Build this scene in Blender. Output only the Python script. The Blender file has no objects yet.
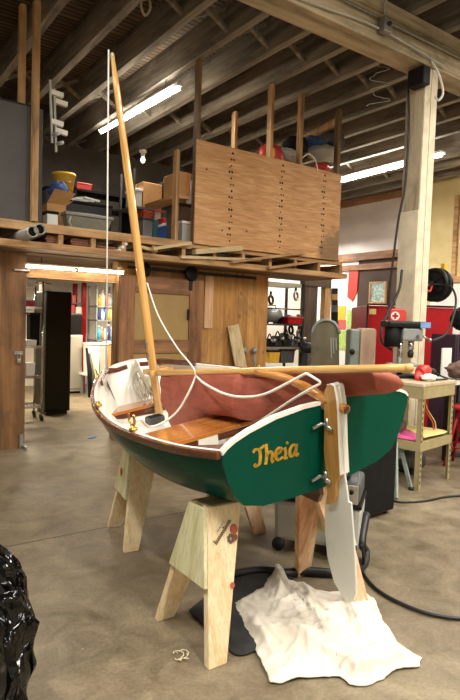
import bpy, bmesh, math, random
import numpy as np
from mathutils import Vector, Matrix, noise
A = np.array
random.seed(7)
scene = bpy.context.scene
COL = scene.collection
PI = math.pi
# ------------------------------------------------------------------ camera and survey helpers
F_PX, CX, CY = 570.0, 230.0, 350.0
EYE = A([0, 0, 1.5])
_du = A([805., 4., -F_PX]); _du /= np.linalg.norm(_du)
_dv = A([-405., 43., -F_PX]); _dv -= _du*_dv.dot(_du); _dv /= np.linalg.norm(_dv)
_dz = np.cross(_du, _dv)
ROT = A([_du, _dv, _dz])
def ray(x, y): return ROT @ A([x-CX, CY-y, -F_PX]) / F_PX
def pl(x, y, ax, val):
    r = ray(x, y); return EYE + r*((val-EYE[ax])/r[ax])
def U(x, y, u): return pl(x, y, 0, u)
def V(x, y, v): return pl(x, y, 1, v)
def H(x, y, h): return pl(x, y, 2, h)
def dep(x, y, z): return EYE + ray(x, y)*z
# boat pose
BO = A([1.9662, 1.9089, .7572]); _yaw, _heel, _trim = -.03945, .16948, -.02174
_c, _s = math.cos(_yaw), math.sin(_yaw)
_t = A([_c, _s, 0]); _l = A([-_s, _c, 0]); _k = A([0, 0, 1.])
BT = _t*math.cos(_heel)+_k*math.sin(_heel); _k2 = -_t*math.sin(_heel)+_k*math.cos(_heel)
BL = _l*math.cos(_trim)+_k2*math.sin(_trim); BK = -_l*math.sin(_trim)+_k2*math.cos(_trim)
def bw(s, y, q): return BO + BT*s + BL*y + BK*q
def bloc(w): d = A(w)-BO; return A([d.dot(BT), d.dot(BL), d.dot(BK)])
def bs(x, y, s=0.):          # a sight line met with a fore-and-aft plane of the boat, boat coordinates
    r = ray(x, y); z = (BO+BT*s-EYE).dot(BT)/r.dot(BT); return bloc(EYE+r*z)

# ------------------------------------------------------------------ materials
def lin(c):
    if isinstance(c, str):
        c = [int(c[i:i+2], 16)/255 for i in (0, 2, 4)]
    return tuple(((x/12.92) if x <= .04045 else ((x+.055)/1.055)**2.4) for x in c)+(1.,)
MATS = {}
def base_mat(name):
    m = bpy.data.materials.new(name); m.use_nodes = True
    nt = m.node_tree; b = nt.nodes['Principled BSDF']
    return m, nt, b
def coords(nt, scale=(1, 1, 1)):
    tc = nt.nodes.new('ShaderNodeTexCoord'); mp = nt.nodes.new('ShaderNodeMapping')
    mp.inputs['Scale'].default_value = scale
    nt.links.new(tc.outputs['Object'], mp.inputs['Vector']); return mp.outputs['Vector']
def ntex(nt, vec, scale, detail=4, rough=.55, dist=0):
    n = nt.nodes.new('ShaderNodeTexNoise'); n.inputs['Scale'].default_value = scale
    n.inputs['Detail'].default_value = detail; n.inputs['Roughness'].default_value = rough
    n.inputs['Distortion'].default_value = dist
    nt.links.new(vec, n.inputs['Vector']); return n.outputs['Fac']
def ramp(nt, fac, stops):
    r = nt.nodes.new('ShaderNodeValToRGB'); e = r.color_ramp.elements
    while len(e) < len(stops): e.new(.5)
    for el, (p, c) in zip(e, stops): el.position = p; el.color = lin(c) if not (isinstance(c, tuple) and len(c) == 4) else c
    nt.links.new(fac, r.inputs['Fac']); return r.outputs['Color']
def mix(nt, fac, a, b, mode='MIX'):
    n = nt.nodes.new('ShaderNodeMix'); n.data_type = 'RGBA'; n.blend_type = mode
    for sock, val in ((n.inputs[0], fac), (n.inputs[6], a), (n.inputs[7], b)):
        if hasattr(val, 'links'): nt.links.new(val, sock)
        else: sock.default_value = val
    return n.outputs[2]
def bump(nt, b, fac, strength=.3, dist=.01):
    n = nt.nodes.new('ShaderNodeBump'); n.inputs['Strength'].default_value = strength
    n.inputs['Distance'].default_value = dist
    nt.links.new(fac, n.inputs['Height']); nt.links.new(n.outputs['Normal'], b.inputs['Normal'])
def plain(name, col, rough=.5, metal=0, var=.12, scale=18, coat=0, bmp=0, spec=.5):
    if name in MATS: return MATS[name]
    m, nt, b = base_mat(name); c = lin(col)
    dark = tuple(x*(1-var) for x in c[:3])+(1,); lite = tuple(min(1, x*(1+var)) for x in c[:3])+(1,)
    f = ntex(nt, coords(nt), scale)
    nt.links.new(ramp(nt, f, [(.3, dark), (.7, lite)]), b.inputs['Base Color'])
    b.inputs['Roughness'].default_value = rough; b.inputs['Metallic'].default_value = metal
    b.inputs['Coat Weight'].default_value = coat; b.inputs['Coat Roughness'].default_value = .08; b.inputs['Specular IOR Level'].default_value = spec
    if bmp: bump(nt, b, f, bmp)
    MATS[name] = m; return m
WOODS = {  # light, mid, dark, roughness, coat, grain scale
 'pine': ('f2e0bd', 'e9d1a4', 'd3b27e', .6, 0, 1.),
 'pinepink': ('ecc9a4', 'e0b58c', 'c48f64', .6, 0, 1.),
 'stud': ('cfa878', 'b58c5e', '8d6a44', .7, 0, 1.),
 'oldwood': ('94795a', '7a6046', '574230', .8, 0, 1.),
 'joist': ('9d9586', '837b6e', '645c51', .85, 0, .8),
 'beam': ('cdc0a5', 'b9ab8e', '938670', .8, 0, .8),
 'ply': ('d3a262', 'c28e4d', 'a57238', .6, 0, .7),
 'plydark': ('94693f', '7a5530', '553b22', .65, 0, .7),
 'door': ('a87a50', '936643', '74502f', .6, 0, 1.),
 'varnish': ('c9853f', 'b87031', '8f521f', .15, .8, 1.3),
 'mahogany': ('6d3a22', '562b1a', '3b1c10', .22, .7, 1.2),
 'spar': ('edc27e', 'e0ad64', 'c8934a', .22, .6, 1.),
 'rudder': ('cf9f5a', 'c08f4c', 'ab7a3b', .3, .5, 1.2),
 'tiller': ('c88d4a', 'b57838', '8f5525', .25, .5, 1.),
 'darkwood': ('5f4c3d', '4a3a2d', '34281e', .75, 0, 1.),
 'greenply': ('dfdbb4', 'd3cfa2', 'bfba88', .6, 0, .8),
 'lumber': ('dcc9a2', 'c6b085', 'a58d62', .7, 0, 1.),
 'topwood': ('d6c6a8', 'c5b291', 'a8946f', .55, 0, 1.),
 'redlumber': ('9a6a4e', '835640', '623d2b', .75, 0, 1.),
}
def wood(kind, ax):
    key = 'wood_%s_%s' % (kind, 'xyz'[ax])
    if key in MATS: return MATS[key]
    lt, md, dk, rough, coat, gs = WOODS[kind]
    m, nt, b = base_mat(key)
    sc = [7*gs]*3; sc[ax] = .45*gs
    f = ntex(nt, coords(nt, sc), 2, 4, .5, .8)
    sc2 = [32*gs]*3; sc2[ax] = .5*gs
    f2 = ntex(nt, coords(nt, sc2), 3, 3, .6, .3)
    c = ramp(nt, f, [(.28, dk), (.45, md), (.68, lt)])
    c2 = ramp(nt, f2, [(.32, (.84, .83, .81)), (.6, (1., 1., 1.))])
    nt.links.new(mix(nt, .7, c, c2, 'MULTIPLY'), b.inputs['Base Color'])
    if kind in ('ply', 'plydark', 'oldwood', 'joist', 'beam', 'door', 'stud'):
        sc3 = [2.2]*3; sc3[ax] = .9
        bl_ = ramp(nt, ntex(nt, coords(nt, sc3), 1.6, 6, .65, .6), [(.32, (.62, .60, .57)), (.5, (.94, .93, .92)), (.7, (1.08, 1.07, 1.05))])
        out_ = mix(nt, .75, b.inputs['Base Color'].links[0].from_socket, bl_, 'MULTIPLY')
        if kind in ('ply', 'plydark'):
            sk = [3.2]*3; sk[ax] = 2.0
            vo = nt.nodes.new('ShaderNodeTexVoronoi'); vo.inputs['Scale'].default_value = 1.5; nt.links.new(coords(nt, sk), vo.inputs['Vector'])
            out_ = mix(nt, ramp(nt, vo.outputs['Distance'], [(.05, (.8, .8, .8)), (.13, (0., 0., 0.))]), out_, lin('4a2c14'))
        nt.links.new(out_, b.inputs['Base Color'])
    b.inputs['Roughness'].default_value = rough; b.inputs['Coat Weight'].default_value = coat
    b.inputs['Coat Roughness'].default_value = .06
    if rough > .5: bump(nt, b, f2, .15, .004)
    MATS[key] = m; return m
def smoky():
    m, nt, b = base_mat('smoky_plastic'); b.inputs['Base Color'].default_value = lin('8d8874'); b.inputs['Roughness'].default_value = .25
    b.inputs['Transmission Weight'].default_value = .55; b.inputs['IOR'].default_value = 1.12
    return m
def leafy_pane():
    m, nt, b = base_mat('leafy_pane'); c = ramp(nt, ntex(nt, coords(nt), 14, 4, .6), [(.38, '5d6f58'), (.5, '9fb0a0'), (.62, 'd3dbd4')])
    nt.links.new(c, b.inputs['Emission Color']); b.inputs['Emission Strength'].default_value = .45; b.inputs['Base Color'].default_value = lin('6a756c'); b.inputs['Roughness'].default_value = .1
    return m
class Wd:
    def __init__(s, k, ax=None): s.k = k; s.ax = ax
def emis(name, col, strength):
    if name in MATS: return MATS[name]
    m, nt, b = base_mat(name)
    b.inputs['Base Color'].default_value = lin(col); b.inputs['Emission Color'].default_value = lin(col)
    b.inputs['Emission Strength'].default_value = strength
    MATS[name] = m; return m
def glass(name, col='ffffff', rough=.1):
    if name in MATS: return MATS[name]
    m, nt, b = base_mat(name); b.inputs['Base Color'].default_value = lin(col)
    b.inputs['Roughness'].default_value = rough; b.inputs['Transmission Weight'].default_value = .85
    MATS[name] = m; return m

def floor_mat():
    m, nt, b = base_mat('concrete_floor'); v = coords(nt)
    f1 = ntex(nt, v, .55, 5, .6, .4); f2 = ntex(nt, v, 5, 6, .65, .6); f3 = ntex(nt, v, 60, 4, .7)
    c = ramp(nt, f1, [(.25, '6c6150'), (.5, '7d715d'), (.72, '93866f')])
    c2 = ramp(nt, f2, [(.3, (.72, .70, .66)), (.5, (.95, .94, .92)), (.7, (1.12, 1.12, 1.1))])
    c = mix(nt, .9, c, c2, 'MULTIPLY')
    c3 = ramp(nt, f3, [(.3, (.8, .79, .77)), (.6, (1.05, 1.05, 1.04))])
    c = mix(nt, .6, c, c3, 'MULTIPLY')
    # scattered paint specks and pale scuffs
    vo = nt.nodes.new('ShaderNodeTexVoronoi'); vo.inputs['Scale'].default_value = 7; nt.links.new(v, vo.inputs['Vector'])
    sp = ramp(nt, vo.outputs['Distance'], [(.035, (1., 1., 1.)), (.06, (0., 0., 0.))])
    msk = ramp(nt, ntex(nt, v, 1.7, 2), [(.54, (0., 0., 0.)), (.62, (.7, .7, .7))])
    spk = mix(nt, 1., sp, msk, 'MULTIPLY')
    c = mix(nt, spk, c, lin('b8ad98'))
    scuff = ramp(nt, ntex(nt, coords(nt, (1.2, 2.4, 1)), 2.4, 7, .75, 1.5), [(.56, (0., 0., 0.)), (.7, (.55, .55, .55))])
    c = mix(nt, scuff, c, lin('a0937e'))
    # saw-cut joint running along the room
    sx = nt.nodes.new('ShaderNodeSeparateXYZ'); nt.links.new(v, sx.inputs[0])
    def groove(sock, at, w):
        a = nt.nodes.new('ShaderNodeMath'); a.operation = 'SUBTRACT'; nt.links.new(sock, a.inputs[0]); a.inputs[1].default_value = at
        d = nt.nodes.new('ShaderNodeMath'); d.operation = 'ABSOLUTE'; nt.links.new(a.outputs[0], d.inputs[0])
        e = nt.nodes.new('ShaderNodeMath'); e.operation = 'LESS_THAN'; nt.links.new(d.outputs[0], e.inputs[0]); e.inputs[1].default_value = w
        return e.outputs[0]
    c = mix(nt, groove(sx.outputs['Y'], 3.735, .008), c, lin('453d31'))
    nt.links.new(c, b.inputs['Base Color'])
    rr = nt.nodes.new('ShaderNodeMapRange'); nt.links.new(f2, rr.inputs['Value'])
    rr.inputs['To Min'].default_value = .35; rr.inputs['To Max'].default_value = .6
    nt.links.new(rr.outputs[0], b.inputs['Roughness'])
    bump(nt, b, f3, .12, .004); return m
def deck_mat():
    m, nt, b = base_mat('roof_boards'); v = coords(nt)
    br = nt.nodes.new('ShaderNodeTexBrick'); nt.links.new(v, br.inputs['Vector'])
    br.inputs['Scale'].default_value = 1; br.inputs['Brick Width'].default_value = 3.2; br.inputs['Row Height'].default_value = .09
    br.inputs['Mortar Size'].default_value = .012
    br.inputs['Color1'].default_value = lin('7a6a56'); br.inputs['Color2'].default_value = lin('605240'); br.inputs['Mortar'].default_value = lin('2c241c')
    f = ntex(nt, coords(nt, (.8, 14, 1)), 3, 5)
    c = mix(nt, .8, br.outputs['Color'], ramp(nt, f, [(.3, (.6, .6, .6)), (.65, (1.2, 1.15, 1.1))]), 'MULTIPLY')
    nt.links.new(c, b.inputs['Base Color']); b.inputs['Roughness'].default_value = .9; return m
def plyface_mat():
    """plywood sheet with rows of nail heads and a water stain in one lower corner"""
    m, nt, b = base_mat('plywood_nailed'); v = coords(nt)
    f = ntex(nt, coords(nt, (.9, 1, 7)), 2.2, 6, .6, 1.6)
    f2 = ntex(nt, coords(nt, (1.5, 1, 50)), 2.5, 3)
    c = ramp(nt, f, [(.25, 'b07c4c'), (.48, 'c89560'), (.7, 'd9ad7a')])
    c = mix(nt, .6, c, ramp(nt, f2, [(.35, (.78, .76, .74)), (.6, (1., 1., 1.))]), 'MULTIPLY')
    vo = nt.nodes.new('ShaderNodeTexVoronoi'); vo.inputs['Scale'].default_value = 3.6; nt.links.new(v, vo.inputs['Vector'])
    kn = ramp(nt, vo.outputs['Distance'], [(.03, (1., 1., 1.)), (.075, (0., 0., 0.))])
    c = mix(nt, kn, c, lin('5e3818'))
    sx = nt.nodes.new('ShaderNodeSeparateXYZ'); nt.links.new(v, sx.inputs[0])
    gx = nt.nodes.new('ShaderNodeMapRange'); nt.links.new(sx.outputs['X'], gx.inputs['Value'])
    gx.inputs['From Min'].default_value = .62; gx.inputs['From Max'].default_value = 1.2
    gz = nt.nodes.new('ShaderNodeMapRange'); nt.links.new(sx.outputs['Z'], gz.inputs['Value'])
    gz.inputs['From Min'].default_value = .75; gz.inputs['From Max'].default_value = .0
    mu = nt.nodes.new('ShaderNodeMath'); mu.operation = 'MULTIPLY'; nt.links.new(gx.outputs[0], mu.inputs[0]); nt.links.new(gz.outputs[0], mu.inputs[1])
    ad = nt.nodes.new('ShaderNodeMath'); ad.operation = 'MULTIPLY'; nt.links.new(mu.outputs[0], ad.inputs[0]); nt.links.new(ntex(nt, v, 9, 6, .7), ad.inputs[1])
    st = ramp(nt, ad.outputs[0], [(.12, (0., 0., 0.)), (.24, (.85, .85, .85))])
    c = mix(nt, st, c, lin('5d5138'))
    nt.links.new(c, b.inputs['Base Color']); b.inputs['Roughness'].default_value = .6; return m
def bag_mat():
    m, nt, b = base_mat('black_plastic'); v = coords(nt)
    b.inputs['Specular IOR Level'].default_value = .4; b.inputs['Base Color'].default_value = lin('0b0c0d'); b.inputs['Roughness'].default_value = .13
    f = ramp(nt, ntex(nt, coords(nt, (1, 1, .5)), 4.5, 1.5, .4, 2.2), [(.36, (0., 0., 0.)), (.49, (1., 1., 1.)), (.51, (.9, .9, .9)), (.66, (.05, .05, .05))])
    bump(nt, b, f, 1., .11); return m
def cloth_mat(name, col, dk, sc=9):
    m, nt, b = base_mat(name); v = coords(nt)
    f = ntex(nt, v, sc, 5, .6); c = ramp(nt, f, [(.3, dk), (.6, col)])
    nt.links.new(c, b.inputs['Base Color']); b.inputs['Roughness'].default_value = .85
    bump(nt, b, ntex(nt, v, 260, 2), .12, .002); return m
def sail_mat():
    m, nt, b = base_mat('red_sailcloth'); v = coords(nt)
    f = ntex(nt, coords(nt, (3, 1.2, 3)), 4, 5, .6, .8)
    nt.links.new(ramp(nt, f, [(.3, '823f30'), (.65, 'a2543f')]), b.inputs['Base Color'])
    b.inputs['Roughness'].default_value = .7; bump(nt, b, f, .35, .02); return m
def block_wall_mat(name, c1, c2):
    m, nt, b = base_mat(name); v = coords(nt)
    f = ntex(nt, v, 2, 5); nt.links.new(ramp(nt, f, [(.3, c2), (.7, c1)]), b.inputs['Base Color'])
    b.inputs['Roughness'].default_value = .8; return m
def panel_mat():
    m, nt, b = base_mat('cloudy_sheeting'); v = coords(nt)
    f = ntex(nt, coords(nt, (1, .35, 1)), 1.6, 4)
    nt.links.new(ramp(nt, f, [(.3, 'b9aca6'), (.55, 'cfc5be'), (.75, 'e4dcd4')]), b.inputs['Base Color'])
    b.inputs['Roughness'].default_value = .35; return m
def tool_mat(name, ca, cb): return plain(name, ca)

M = dict(
 floor=floor_mat(), deck=deck_mat(), plyface=plyface_mat(), bag=bag_mat(),
 canvas=cloth_mat('canvas', 'ddd6c9', 'c4bbab', 5), mat=cloth_mat('dark_blanket', '2b2a29', '1b1b1a', 14), sail=sail_mat(),
 green=plain('green_paint', '004a3a', .2, 0, .05, 3, 0, spec=.12), postp=plain('post_paint', 'd3c8ae', .7, 0, .16, 7),
 white=plain('white_paint', 'e6e3d8', .3, 0, .05, 6, .2),
 whiteb=plain('blade_white', 'dfe3de', .3, 0, .03, 5), gold=plain('gold_leaf', 'e0b23c', .35, .1, .2, 40),
 steel=plain('steel', 'a9a9a6', .3, .9, .1, 20), chrome=plain('chrome', 'c8c8c4', .15, 1., .05, 20), brass=plain('brass', 'd3a54a', .25, .9, .1, 20),
 black=plain('black_paint', '131313', .4, 0, .2, 10, spec=.25), blackm=plain('black_matte', '141313', .75, 0, .3, 10, spec=.2), rubber=plain('black_rubber', '17171a', .45, 0, .2, 12),
 cab=plain('dark_cabinet', '17190f', .4, 0, .15, 2, spec=.2), slate=plain('slate_board', '42403d', .6, 0, .18, 3),
 rope=plain('white_rope', 'e8e4da', .8, 0, .1, 60), rope2=plain('natural_rope', 'a9a08c', .9, 0, .15, 60),
 red=plain('red_metal', 'a80f18', .35, 0, .12, 4, 0, spec=.25), redp=plain('red_plastic', 'c03a30', .4), orange=plain('orange_plastic', 'c9502a', .4),
 tan=plain('tan_metal', 'a3966e', .5, 0, .12, 8), grey=plain('grey_metal', '8d918f', .45, .3, .1, 8), lgrey=plain('light_grey', 'b3b3ac', .5, 0, .1, 6),
 silver=plain('silver_metal', 'b4afa4', .4, .4, .08, 3), dgrey=plain('dark_grey', '4b4c4e', .5, 0, .15, 8), teal=plain('teal_plastic', '3f6d78', .45),
 tote=plain('tote_grey', '7f7d70', .5), card=plain('cardboard', 'b58a58', .8, 0, .1, 6), paper=plain('white_paper', 'e4e2dc', .8, 0, .04, 8), yellow=plain('yellow_plastic', 'dcae3a', .45),
 blue=plain('blue_cloth', '2f4a80', .7, 0, .25, 12), bluep=plain('blue_plastic', '3a63b8', .4), cyan=plain('cyan_plastic', '3fa6cf', .4),
 pink=plain('pink_cloth', 'd4598f', .8), yel=plain('yellow_paper', 'd9c77e', .8), brown=plain('brown_cloth', '6b5247', .9, 0, .2, 20),
 wall=block_wall_mat('white_block', 'dcd4c8', 'c3b8aa'), ywall=block_wall_mat('cream_wall', 'd8c693', 'c4b07c'), dwall=block_wall_mat('dark_board_wall', '4d3a2e', '33261d'),
 lwall=block_wall_mat('loft_wall', '4a443c', '332f2a'), white2=block_wall_mat('white_board', 'eeece6', 'd9d6d0'), sheet=panel_mat(),
 tube=emis('fluorescent_tube', 'fff1d6', 22), clear=glass('clear_plastic', 'dfe6e8', .25), frost=emis('bright_window', 'f2f4ee', 1.3),
 conduit=plain('conduit', '8f8f8a', .4, .6), pipe=plain('pipe_metal', '9a978f', .45, .4), greent=plain('grey_green_metal', '8d9a92', .5, .1), pinkwood=plain('pinkish_board', 'd8b9a0', .6, 0, .08, 4),
 purp=plain('dark_purple', '3b2a3c', .6), lime=plain('green_leaf_print', 'a9c36a', .8, 0, .4, 30), checks=plain('red_check', 'd65a52', .8, 0, .5, 70),
 tanpanel=plain('tan_panel', 'a08450', .6, 0, .08, 4), rust=plain('dark_iron', '2b2724', .5, .5), bluetape=plain('blue_tape', '2f6ab0', .7), shav=plain('wood_shaving', 'e6d8b8', .8),
)
# ------------------------------------------------------------------ mesh builder
BASE = {}
def nv(*a): return Vector([float(x) for x in (a[0] if len(a) == 1 else a)])
class MB:
    def __init__(s): s.v = []; s.f = []; s.mi = []; s.sm = []
    def add(s, vs, fs, mi=0, smooth=False):
        o = len(s.v); s.v += [nv(v) for v in vs]
        for f in fs: s.f.append([o+i for i in f]); s.mi.append(mi); s.sm.append(smooth)
        return s
    def box(s, p0, p1, mi=0):
        (a, b, c), (d, e, f) = p0, p1
        a, d = min(a, d), max(a, d); b, e = min(b, e), max(b, e); c, f = min(c, f), max(c, f)
        return s.hexa([(a, b, c), (d, b, c), (d, e, c), (a, e, c), (a, b, f), (d, b, f), (d, e, f), (a, e, f)], mi)
    def hexa(s, v, mi=0):
        return s.add(v, [(3, 2, 1, 0), (4, 5, 6, 7), (0, 1, 5, 4), (1, 2, 6, 5), (2, 3, 7, 6), (3, 0, 4, 7)], mi)
    def rbox(s, c, size, rz=0, mi=0, tilt=None):
        R = Matrix.Rotation(rz, 3, 'Z')
        if tilt is not None: R = R @ tilt
        x, y, z = [q/2 for q in size]; c = nv(c)
        return s.hexa([c+R@Vector(p) for p in [(-x, -y, -z), (x, -y, -z), (x, y, -z), (-x, y, -z), (-x, -y, z), (x, -y, z), (x, y, z), (-x, y, z)]], mi)
    def bar(s, a, b, w, h, up=(0, 0, 1), mi=0, w2=None, h2=None):
        a, b = nv(a), nv(b); d = (b-a).normalized(); up = Vector(up)
        sd = d.cross(up)
        if sd.length < 1e-4: sd = d.cross(Vector((1, 0, 0)))
        sd.normalize(); up = sd.cross(d); w2 = w2 or w; h2 = h2 or h
        q = lambda p, ww, hh: [p-sd*ww/2-up*hh/2, p+sd*ww/2-up*hh/2, p+sd*ww/2+up*hh/2, p-sd*ww/2+up*hh/2]
        a4, b4 = q(a, w, h), q(b, w2, h2)
        return s.add(a4+b4, [(0, 1, 2, 3), (7, 6, 5, 4), (0, 4, 5, 1), (1, 5, 6, 2), (2, 6, 7, 3), (3, 7, 4, 0)], mi)
    def tube(s, pts, r, seg=8, mi=0, cap=True, smooth=True):
        pts = [nv(p) for p in pts]; n = len(pts)
        rs = r if isinstance(r, (list, tuple)) else [r]*n
        rings = []; ref = None
        for i, p in enumerate(pts):
            d = (pts[min(i+1, n-1)]-pts[max(i-1, 0)]).normalized()
            if ref is None:
                ref = d.orthogonal().normalized()
            ref = (ref-d*ref.dot(d)).normalized(); w = d.cross(ref)
            rings.append([p+(ref*math.cos(2*PI*k/seg)+w*math.sin(2*PI*k/seg))*rs[i] for k in range(seg)])
        fs = []
        for i in range(n-1):
            for k in range(seg):
                fs.append((i*seg+k, i*seg+(k+1) % seg, (i+1)*seg+(k+1) % seg, (i+1)*seg+k))
        s.add([v for r_ in rings for v in r_], fs, mi, smooth)
        if cap: s.add(rings[0], [tuple(range(seg))[::-1]], mi); s.add(rings[-1], [tuple(range(seg))], mi)
        return s
    def lathe(s, prof, o, ax=(0, 0, 1), seg=20, mi=0, smooth=True, cap=True):
        """prof: list of (radius, height) along ax from o"""
        o = nv(o); d = Vector(ax).normalized(); a = d.orthogonal().normalized(); b = d.cross(a)
        vs = []; fs = []
        for r, h in prof:
            for k in range(seg): vs.append(o+d*h+(a*math.cos(2*PI*k/seg)+b*math.sin(2*PI*k/seg))*max(r, 1e-4))
        for i in range(len(prof)-1):
            for k in range(seg): fs.append((i*seg+k, i*seg+(k+1) % seg, (i+1)*seg+(k+1) % seg, (i+1)*seg+k))
        if cap: fs.append(tuple(range(seg))[::-1]); fs.append(tuple((len(prof)-1)*seg+k for k in range(seg)))
        return s.add(vs, fs, mi, smooth)
    def ring(s, c, ax, R, r, seg=28, sg=8, mi=0):
        c = nv(c); d = Vector(ax).normalized(); a = d.orthogonal().normalized(); b = d.cross(a)
        vs = []; fs = []
        for i in range(seg):
            e = a*math.cos(2*PI*i/seg)+b*math.sin(2*PI*i/seg)
            for k in range(sg): vs.append(c+e*(R+r*math.cos(2*PI*k/sg))+d*r*math.sin(2*PI*k/sg))
        for i in range(seg):
            for k in range(sg): fs.append((i*sg+k, ((i+1) % seg)*sg+k, ((i+1) % seg)*sg+(k+1) % sg, i*sg+(k+1) % sg))
        return s.add(vs, fs, mi, True)
    def prism(s, poly, d, mi=0, mi_side=None):
        """poly: 3-D points of a flat outline, d: extrusion vector"""
        n = len(poly); p = [nv(q) for q in poly]; d = nv(d)
        s.add(p+[q+d for q in p], [tuple(range(n))[::-1], tuple(range(n, 2*n))], mi)
        o = len(s.v)-2*n
        for i in range(n):
            j = (i+1) % n; s.f.append([o+i, o+j, o+n+j, o+n+i]); s.mi.append(mi if mi_side is None else mi_side); s.sm.append(False)
        return s
    def ball(s, c, r, seg=14, rg=9, mi=0, fn=None):
        c = nv(c); r = r if isinstance(r, (tuple, list)) else (r, r, r); vs = []; fs = []
        for i in range(rg+1):
            th = PI*i/rg
            for k in range(seg):
                ph = 2*PI*k/seg; n = Vector((math.sin(th)*math.cos(ph), math.sin(th)*math.sin(ph), math.cos(th)))
                g = fn(n) if fn else 1.
                vs.append(c+Vector((n.x*r[0], n.y*r[1], n.z*r[2]))*g)
        for i in range(rg):
            for k in range(seg): fs.append((i*seg+k, (i+1)*seg+k, (i+1)*seg+(k+1) % seg, i*seg+(k+1) % seg))
        return s.add(vs, fs, mi, True)
    def build(s, name, mats, parent=None, bevel=0, loc=None, sub=0, solid=0):
        if not isinstance(mats, (list, tuple)): mats = [mats]
        lo = Vector([min(v[i] for v in s.v) for i in range(3)]); hi = Vector([max(v[i] for v in s.v) for i in range(3)])
        if parent is not None: base = BASE[parent.name]
        elif loc is not None: base = nv(loc)
        else: base = Vector(((lo.x+hi.x)/2, (lo.y+hi.y)/2, lo.z))
        me = bpy.data.meshes.new(name)
        me.from_pydata([tuple(v-base) for v in s.v], [], s.f)
        ext = hi-lo; ax = max(range(3), key=lambda i: ext[i])
        for m in mats: me.materials.append(wood(m.k, ax if m.ax is None else m.ax) if isinstance(m, Wd) else m)
        for p, mi, sm in zip(me.polygons, s.mi, s.sm): p.material_index = mi; p.use_smooth = sm
        bm = bmesh.new(); bm.from_mesh(me); bmesh.ops.remove_doubles(bm, verts=bm.verts, dist=1e-5)
        bmesh.ops.recalc_face_normals(bm, faces=bm.faces); bm.to_mesh(me); bm.free(); me.update()
        o = bpy.data.objects.new(name, me); COL.objects.link(o)
        if parent is not None: o.parent = parent
        else: o.location = base
        BASE[o.name] = base
        if solid:
            sm = o.modifiers.new('s', 'SOLIDIFY'); sm.thickness = solid; sm.offset = 1
        if bevel:
            bv = o.modifiers.new('b', 'BEVEL'); bv.width = bevel; bv.segments = 2; bv.limit_method = 'ANGLE'; bv.angle_limit = .7
        if sub:
            sb = o.modifiers.new('u', 'SUBSURF'); sb.levels = sub; sb.render_levels = sub
        return o
def tag(o, label, cat, group=None, kind=None):
    o['label'] = label; o['category'] = cat
    if group: o['group'] = group
    if kind: o['kind'] = kind
    return o
def struct(o): o['kind'] = 'structure'; return o
def thing(name, label, cat, loc, group=None):
    o = bpy.data.objects.new(name, None); COL.objects.link(o); o.empty_display_size = .1
    o.location = nv(loc); BASE[o.name] = nv(loc); return tag(o, label, cat, group)
def smoothpts(pts, n=8):
    """Catmull-Rom through the points"""
    P = [A(p, float) for p in pts]; P = [2*P[0]-P[1]]+P+[2*P[-1]-P[-2]]; out = []
    for i in range(1, len(P)-2):
        a, b, c, d = P[i-1:i+3]
        for k in range(n):
            t = k/n; out.append(.5*((2*b)+(-a+c)*t+(2*a-5*b+4*c-d)*t*t+(-a+3*b-3*c+d)*t**3))
    out.append(P[-2]); return out
def interp(tab, x): return float(np.interp(x, [a for a, _ in tab], [b for _, b in tab]))
def crv(tab, x):
    """smooth table lookup"""
    xs = [a for a, _ in tab]; ys = [b for _, b in tab]
    i = max(0, min(len(xs)-2, int(np.searchsorted(xs, x)-1))); h = xs[i+1]-xs[i]; t = min(1, max(0, (x-xs[i])/h))
    m = [0]*len(xs)
    for j in range(len(xs)):
        a = max(0, j-1); b = min(len(xs)-1, j+1); m[j] = (ys[b]-ys[a])/(xs[b]-xs[a])
    return ((2*t**3-3*t*t+1)*ys[i]+(t**3-2*t*t+t)*h*m[i]+(-2*t**3+3*t*t)*ys[i+1]+(t**3-t*t)*h*m[i+1])

# ------------------------------------------------------------------ room shell
JB, JT = 4.62, 5.0                       # joist underside and top
struct(MB().box((-5, -4, -.1), (11.6, 13.5, 0)).build('floor', M['floor'], loc=(0, 0, 0)))
struct(MB().box((-5, -4, JT), (11.6, 13.5, JT+.1)).build('ceiling', M['deck'], loc=(0, 0, JT)))
n = 0
for i in range(-5, 17):
    u = 1.94+.575*i
    jm = MB().box((u-.045, -3.9, JB), (u+.045, 13.2, JT))
    for v in (1.2, 5.35, 8.3, 11.0):       # herringbone bridging between the joists
        jm.bar((u+.04, v, JT-.05), (u+.535, v, JB+.06), .05, .04); jm.bar((u+.04, v+.06, JB+.06), (u+.535, v+.06, JT-.05), .05, .04)
    n += 1; struct(jm.build('trim_%d' % n, Wd('joist')))
# walls
struct(MB().box((-1.2, 6.45, 0), (1.80, 6.55, 2.16)).build('wall_left', Wd('plydark', 2)))
wm = MB().box((2.90, 6.45, 0), (5.22, 6.55, 2.16))
struct(wm.build('wall_front', Wd('ply', 2)))
struct(MB().box((1.80, 6.46, 1.90), (2.90, 6.54, 2.0)).build('trim_%d' % (n+1), Wd('stud')))
struct(MB().box((2.86, 6.41, 0), (2.93, 6.56, 2.16)).build('trim_%d' % (n+2), Wd('stud')))
struct(MB().box((4.12, 6.42, 1.38), (4.25, 6.45, 2.10)).build('trim_%d' % (n+3), Wd('pinepink')))
n += 3
struct(MB().box((-2, 12.0, 0), (11, 12.1, 5.0)).build('wall_back', M['wall']))
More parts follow.
